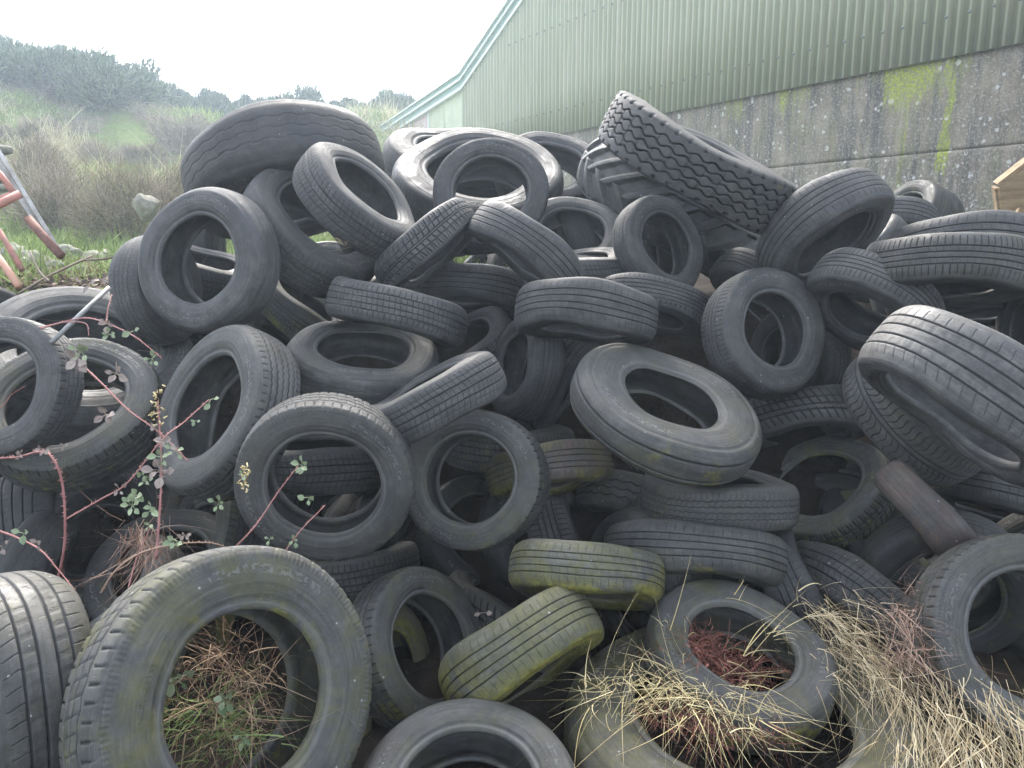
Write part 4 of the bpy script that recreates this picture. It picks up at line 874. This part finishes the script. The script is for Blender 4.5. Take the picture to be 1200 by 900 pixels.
cl('red_dead_weed', 'rusty red dead weeds filling the hole of the straw filled tyre', 'dead weeds', [(805, 762, 2.58, 330, .05, (-.1, -.3, .6)), (840, 770, 2.58, 360, .055, (0, -.3, .5)), (875, 788, 2.58, 180, .045, (.1, -.3, .6)), (850, 800, 2.52, 160, .045, (0, -.3, .4)), (795, 750, 2.62, 90, .03, (-.2, -.2, .7)), (820, 752, 2.64, 120, .04, (0, -.2, .8)), (910, 785, 2.55, 26, .015, (.1, -.1, 1))], M_REDW, (.025, .085), (.0012, .0034), 1.1, .9, 45, 5)
cl('red_dead_weed', 'dark red litter lying along the front rim of the straw filled tyre', 'dead weeds', [(830, 850, 2.28, 200, .05, (0, -.4, -.1)), (895, 856, 2.29, 90, .04, (.1, -.4, -.1)), (780, 838, 2.3, 100, .045, (-.2, -.4, -.1))], M_REDW, (.02, .08), (.001, .0022), .8, .3, 46, 4)
cl('straw', 'reddish straw and grass growing inside the hole of the biggest front tyre', 'straw', [(255, 770, 2.21, 85, .05, (-.1, -.3, .9)), (290, 800, 2.18, 85, .06, (.1, -.3, .6)), (240, 830, 2.16, 75, .06, (-.3, -.3, .4)), (275, 850, 2.14, 80, .06, (0, -.3, .2))], two_tone('rust_straw', (.12, .06, .04), (.42, .30, .18), .7, 20), (.08, .24), (.001, .0022), .6, .8, 47, 7)
cl('green_grass', 'green grass blades growing inside the hole of the biggest front tyre', 'grass', [(225, 830, 2.14, 55, .05, (-.3, -.3, .5)), (270, 840, 2.12, 55, .06, (.1, -.3, .4)), (225, 870, 2.11, 35, .05, (-.2, -.3, .4)), (280, 868, 2.10, 45, .05, (.2, -.3, .4)), (80, 890, 1.96, 30, .03, (.1, -.2, .8))], M_GREENB, (.06, .17), (.0012, .0028), .6, .7, 48, 6)
cl('straw', 'wiry dead stalks beside the straw on the giant flat tyre, under the slanting smooth tyre', 'straw', [(1055, 720, 2.45, 120, .04, (.2, -.4, -.4)), (1080, 690, 2.6, 90, .04, (.2, -.2, 0)), (1065, 760, 2.4, 100, .04, (.1, -.4, -.5))], M_STEMD, (.05, .15), (.0008, .0016), .6, .5, 49, 6)
cl('straw', 'tangle of dark dead stalks hanging under the clustered bramble leaves', 'dead stalks', [(165, 622, 2.4, 90, .03, (0, -.1, -.8)), (178, 640, 2.4, 60, .03, (-.2, -.1, -.8))], M_STEMD, (.06, .18), (.0008, .0016), .35, .2, 50, 4)
cl('straw', 'few straws caught in the tilted open tyre at the upper left', 'straw', [(405, 285, 3.3, 14, .02, (-.2, -.1, .8))], M_STRAW, (.04, .12), (.001, .002), .5, .5, 51, 5)
# leafy weeds in the big hole
for q, (px, py, z, s, k, lab) in enumerate([(205, 795, 2.05, .055, 6, 'dark green leafy weed at the left side of the biggest tyre hole'), (262, 820, 2.02, .04, 7, 'pale green leafy weed in the middle of the biggest tyre hole'), (285, 865, 2.0, .03, 6, 'small leafy weed low in the biggest tyre hole')]):
    o = bramble(lab, [(px+4, py+30, z+.05), (px+2, py+12, z+.02), (px, py, z)], .002, [(px, py, z, s, k, 0)], False, M_GREENB); o.name = 'leafy_weed'; o['category'] = 'weed'
lf = bramble('single pinkish curled dead leaf below the ribbed balanced tyre', [(575, 736, 2.75), (567, 725, 2.72)], .0015, [(565, 718, 2.7, .05, 2, 1)], False, M_STEMD); lf.name = 'dead_leaf'; lf['category'] = 'leaf'
# fallen leaves on tyres
# ------------------------------------------------------------------ metal frame, poles, board
M_RED, nt, b = new_mat('faded_red_paint', .6, .4); g = N(nt); tc = g.n('ShaderNodeTexCoord'); O = tc.outputs['Object']
g.l(g.mix(g.smooth(g.noise(O, 14, 5, .7), .45, .62), (.42, .18, .13), (.28, .15, .11)), b.inputs['Base Color'])
M_ORG, nt, b = new_mat('faded_orange_paint', .6, .4); b.inputs['Base Color'].default_value = (.50, .26, .17, 1)
M_RUST, nt, b = new_mat('rusty_steel', .8, .3); g = N(nt); tc = g.n('ShaderNodeTexCoord')
g.l(g.ramp(g.noise(tc.outputs['Object'], 16, 6, .7), [(.3, (.09, .045, .035)), (.7, (.24, .12, .085))]), b.inputs['Base Color'])
M_GALV, nt, b = new_mat('weathered_galvanised', .5, .5); g = N(nt); tc = g.n('ShaderNodeTexCoord')
g.l(g.ramp(g.noise(tc.outputs['Object'], 9, 6, .7), [(.3, (.15, .14, .12)), (.7, (.34, .34, .32))]), b.inputs['Base Color']); b.inputs['Metallic'].default_value = .3
fr_ = empty('farm_gate_stand', tuple(at(0, 320, 4.4))); off = at(0, 320, 4.4); tag(fr_, 'faded red tubular metal farm frame standing at the left edge', 'metal frame')
def fpart(nm, pts, r_, mat, n=10):
    t = MB(); t.tube([at(*p)-off for p in pts], r_, n); t.build(nm, mat, fr_, True)
fpart('tube', [(-60, 268, 4.3), (0, 239, 4.35), (24, 227, 4.4)], .024, M_RED)
fpart('tube', [(-40, 245, 4.5), (0, 233, 4.5), (18, 225, 4.5)], .015, M_RED)
fpart('tube', [(-40, 170, 4.5), (0, 204, 4.5), (16, 226, 4.5)], .018, M_RED)
fpart('tube', [(-30, 235, 4.5), (0, 272, 4.4), (26, 316, 4.3)], .016, M_RED)
fpart('leg', [(-30, 270, 4.3), (0, 304, 4.2), (22, 336, 4.1)], .019, M_ORG)
pl = empty('steel_channel', tuple(at(72, 297, 4.5))); off = at(72, 297, 4.5); tag(pl, 'weathered steel channel leaning into the bank behind the red frame', 'steel channel')
t = MB(); t.tube([at(-30, 130, 4.8)-off, at(71, 297, 4.5)-off], .016, 4); t.build('flange', M_GALV, pl)
t = MB(); t.tube([at(-30, 152, 4.8)-off, at(64, 296, 4.5)-off], .014, 4); t.build('flange', M_GALV, pl)
t = MB(); t.tube([at(-30, 141, 4.83)-off, at(67, 296, 4.53)-off], .022, 4); t.build('web', M_GALV, pl)
t = MB(); t.tube([at(33, 256, 4.45)-off, at(50, 276, 4.43)-off, at(72, 300, 4.4)-off], .026, 8); t.build('rusty_sleeve', M_RUST, pl, True)
t = MB(); t.tube([at(60, 402, 2.85), at(96, 367, 2.95), at(128, 337, 3.05)], .009, 12); o = t.build('metal_pole', M_GALV, None, True); tag(o, 'thin grey metal pole slanting over the hole of the largest left tyre', 'pole')
# puddle and water in the tilted tyre
# wooden board / crate corner at right edge
M_WOOD, nt, b = new_mat('weathered_plywood', .8, .25); g = N(nt); tc = g.n('ShaderNodeTexCoord'); O = tc.outputs['Object']
g.l(g.ramp(g.noise(g.mapping(O, (3, 3, 26)), 1, 6, .7), [(.3, (.09, .06, .03)), (.6, (.20, .14, .075)), (.75, (.15, .13, .07))]), b.inputs['Base Color'])
cr = empty('wooden_crate', tuple(at(1190, 235, 4.2))); off = at(1190, 235, 4.2); tag(cr, 'weathered wooden crate poking in at the right edge above the stacked tyres', 'crate')
def quadbox(nm, c4, depth, mat):
    c4 = [np.array(p) for p in c4]; nrm = unit(np.cross(c4[1]-c4[0], c4[3]-c4[0])[None])[0]*depth
    t = MB(); t.add([p-off for p in c4]+[p+nrm-off for p in c4], [(0, 1, 2, 3), (7, 6, 5, 4), (0, 4, 5, 1), (1, 5, 6, 2), (2, 6, 7, 3), (3, 7, 4, 0)]); t.build(nm, mat, cr)
quadbox('front_panel', [at(1176, 262, 4.15), at(1290, 300, 4.1), at(1290, 128, 4.1), at(1171, 220, 4.15)], -.02, M_WOOD)
quadbox('side_panel', [at(1172, 256, 4.42), at(1176, 262, 4.17), at(1171, 220, 4.17), at(1166, 217, 4.42)], .02, M_WOOD)
quadbox('top_panel', [at(1171, 219, 4.16), at(1290, 127, 4.11), at(1290, 118, 4.5), at(1166, 216, 4.42)], .02, M_WOOD)
quadbox('batten', [at(1191, 252, 4.0), at(1290, 290, 3.95), at(1290, 275, 3.95), at(1195, 243, 4.0)], -.03, M_WOOD)
# ------------------------------------------------------------------ haze, light, camera
M_HAZE = bpy.data.materials.new('haze'); M_HAZE.use_nodes = True; nt = M_HAZE.node_tree; nt.nodes.clear()
ou = nt.nodes.new('ShaderNodeOutputMaterial'); pv = nt.nodes.new('ShaderNodeVolumePrincipled'); nt.links.new(pv.outputs[0], ou.inputs['Volume'])
pv.inputs['Color'].default_value = (.74, .87, 1, 1); pv.inputs['Density'].default_value = .0042; pv.inputs['Anisotropy'].default_value = .45
hb = MB(); hb.box((0, 0, 2.5), (130, 130, 15)); hz = hb.build('haze', M_HAZE); tag(hz, kind='stuff')
SUN_EL, SUN_AZ = R_(46), R_(-10)
w = bpy.data.worlds.new('World'); bpy.context.scene.world = w; w.use_nodes = True
nt = w.node_tree; bg = nt.nodes['Background']; sk = nt.nodes.new('ShaderNodeTexSky'); sk.sky_type = 'NISHITA'
sk.sun_disc = False; sk.sun_elevation = SUN_EL; sk.sun_rotation = SUN_AZ; sk.air_density = .8; sk.dust_density = 2.5; sk.ozone_density = 1.0
hs = nt.nodes.new('ShaderNodeHueSaturation'); hs.inputs['Saturation'].default_value = .5
nt.links.new(sk.outputs[0], hs.inputs['Color']); nt.links.new(hs.outputs[0], bg.inputs[0]); bg.inputs[1].default_value = .15
sl = bpy.data.lights.new('sun', 'SUN'); sl.energy = 1.2; sl.angle = R_(25); sl.color = (1, .95, .87)
so = bpy.data.objects.new('sun', sl); C.objects.link(so)
dv = Vector((math.sin(SUN_AZ)*math.cos(SUN_EL), math.cos(SUN_AZ)*math.cos(SUN_EL), math.sin(SUN_EL)))
so.rotation_euler = dv.to_track_quat('Z', 'Y').to_euler()
cam = bpy.data.cameras.new('camera'); co = bpy.data.objects.new('camera', cam); C.objects.link(co)
co.location = CAM; co.rotation_euler = (R_(90)-PITCH, 0, 0); cam.sensor_width = 36; cam.lens = 36*FPX/1200; cam.clip_start = .05; cam.clip_end = 3000
bpy.context.scene.camera = co
vs = bpy.context.scene.view_settings; vs.view_transform = 'Standard'; vs.look = 'None'; vs.exposure = 2.7; vs.gamma = 1
cy = bpy.context.scene.cycles; cy.use_adaptive_sampling = True; cy.adaptive_threshold = .025; cy.max_bounces = 4; cy.diffuse_bounces = 3; cy.glossy_bounces = 2; cy.volume_bounces = 1; cy.transparent_max_bounces = 6
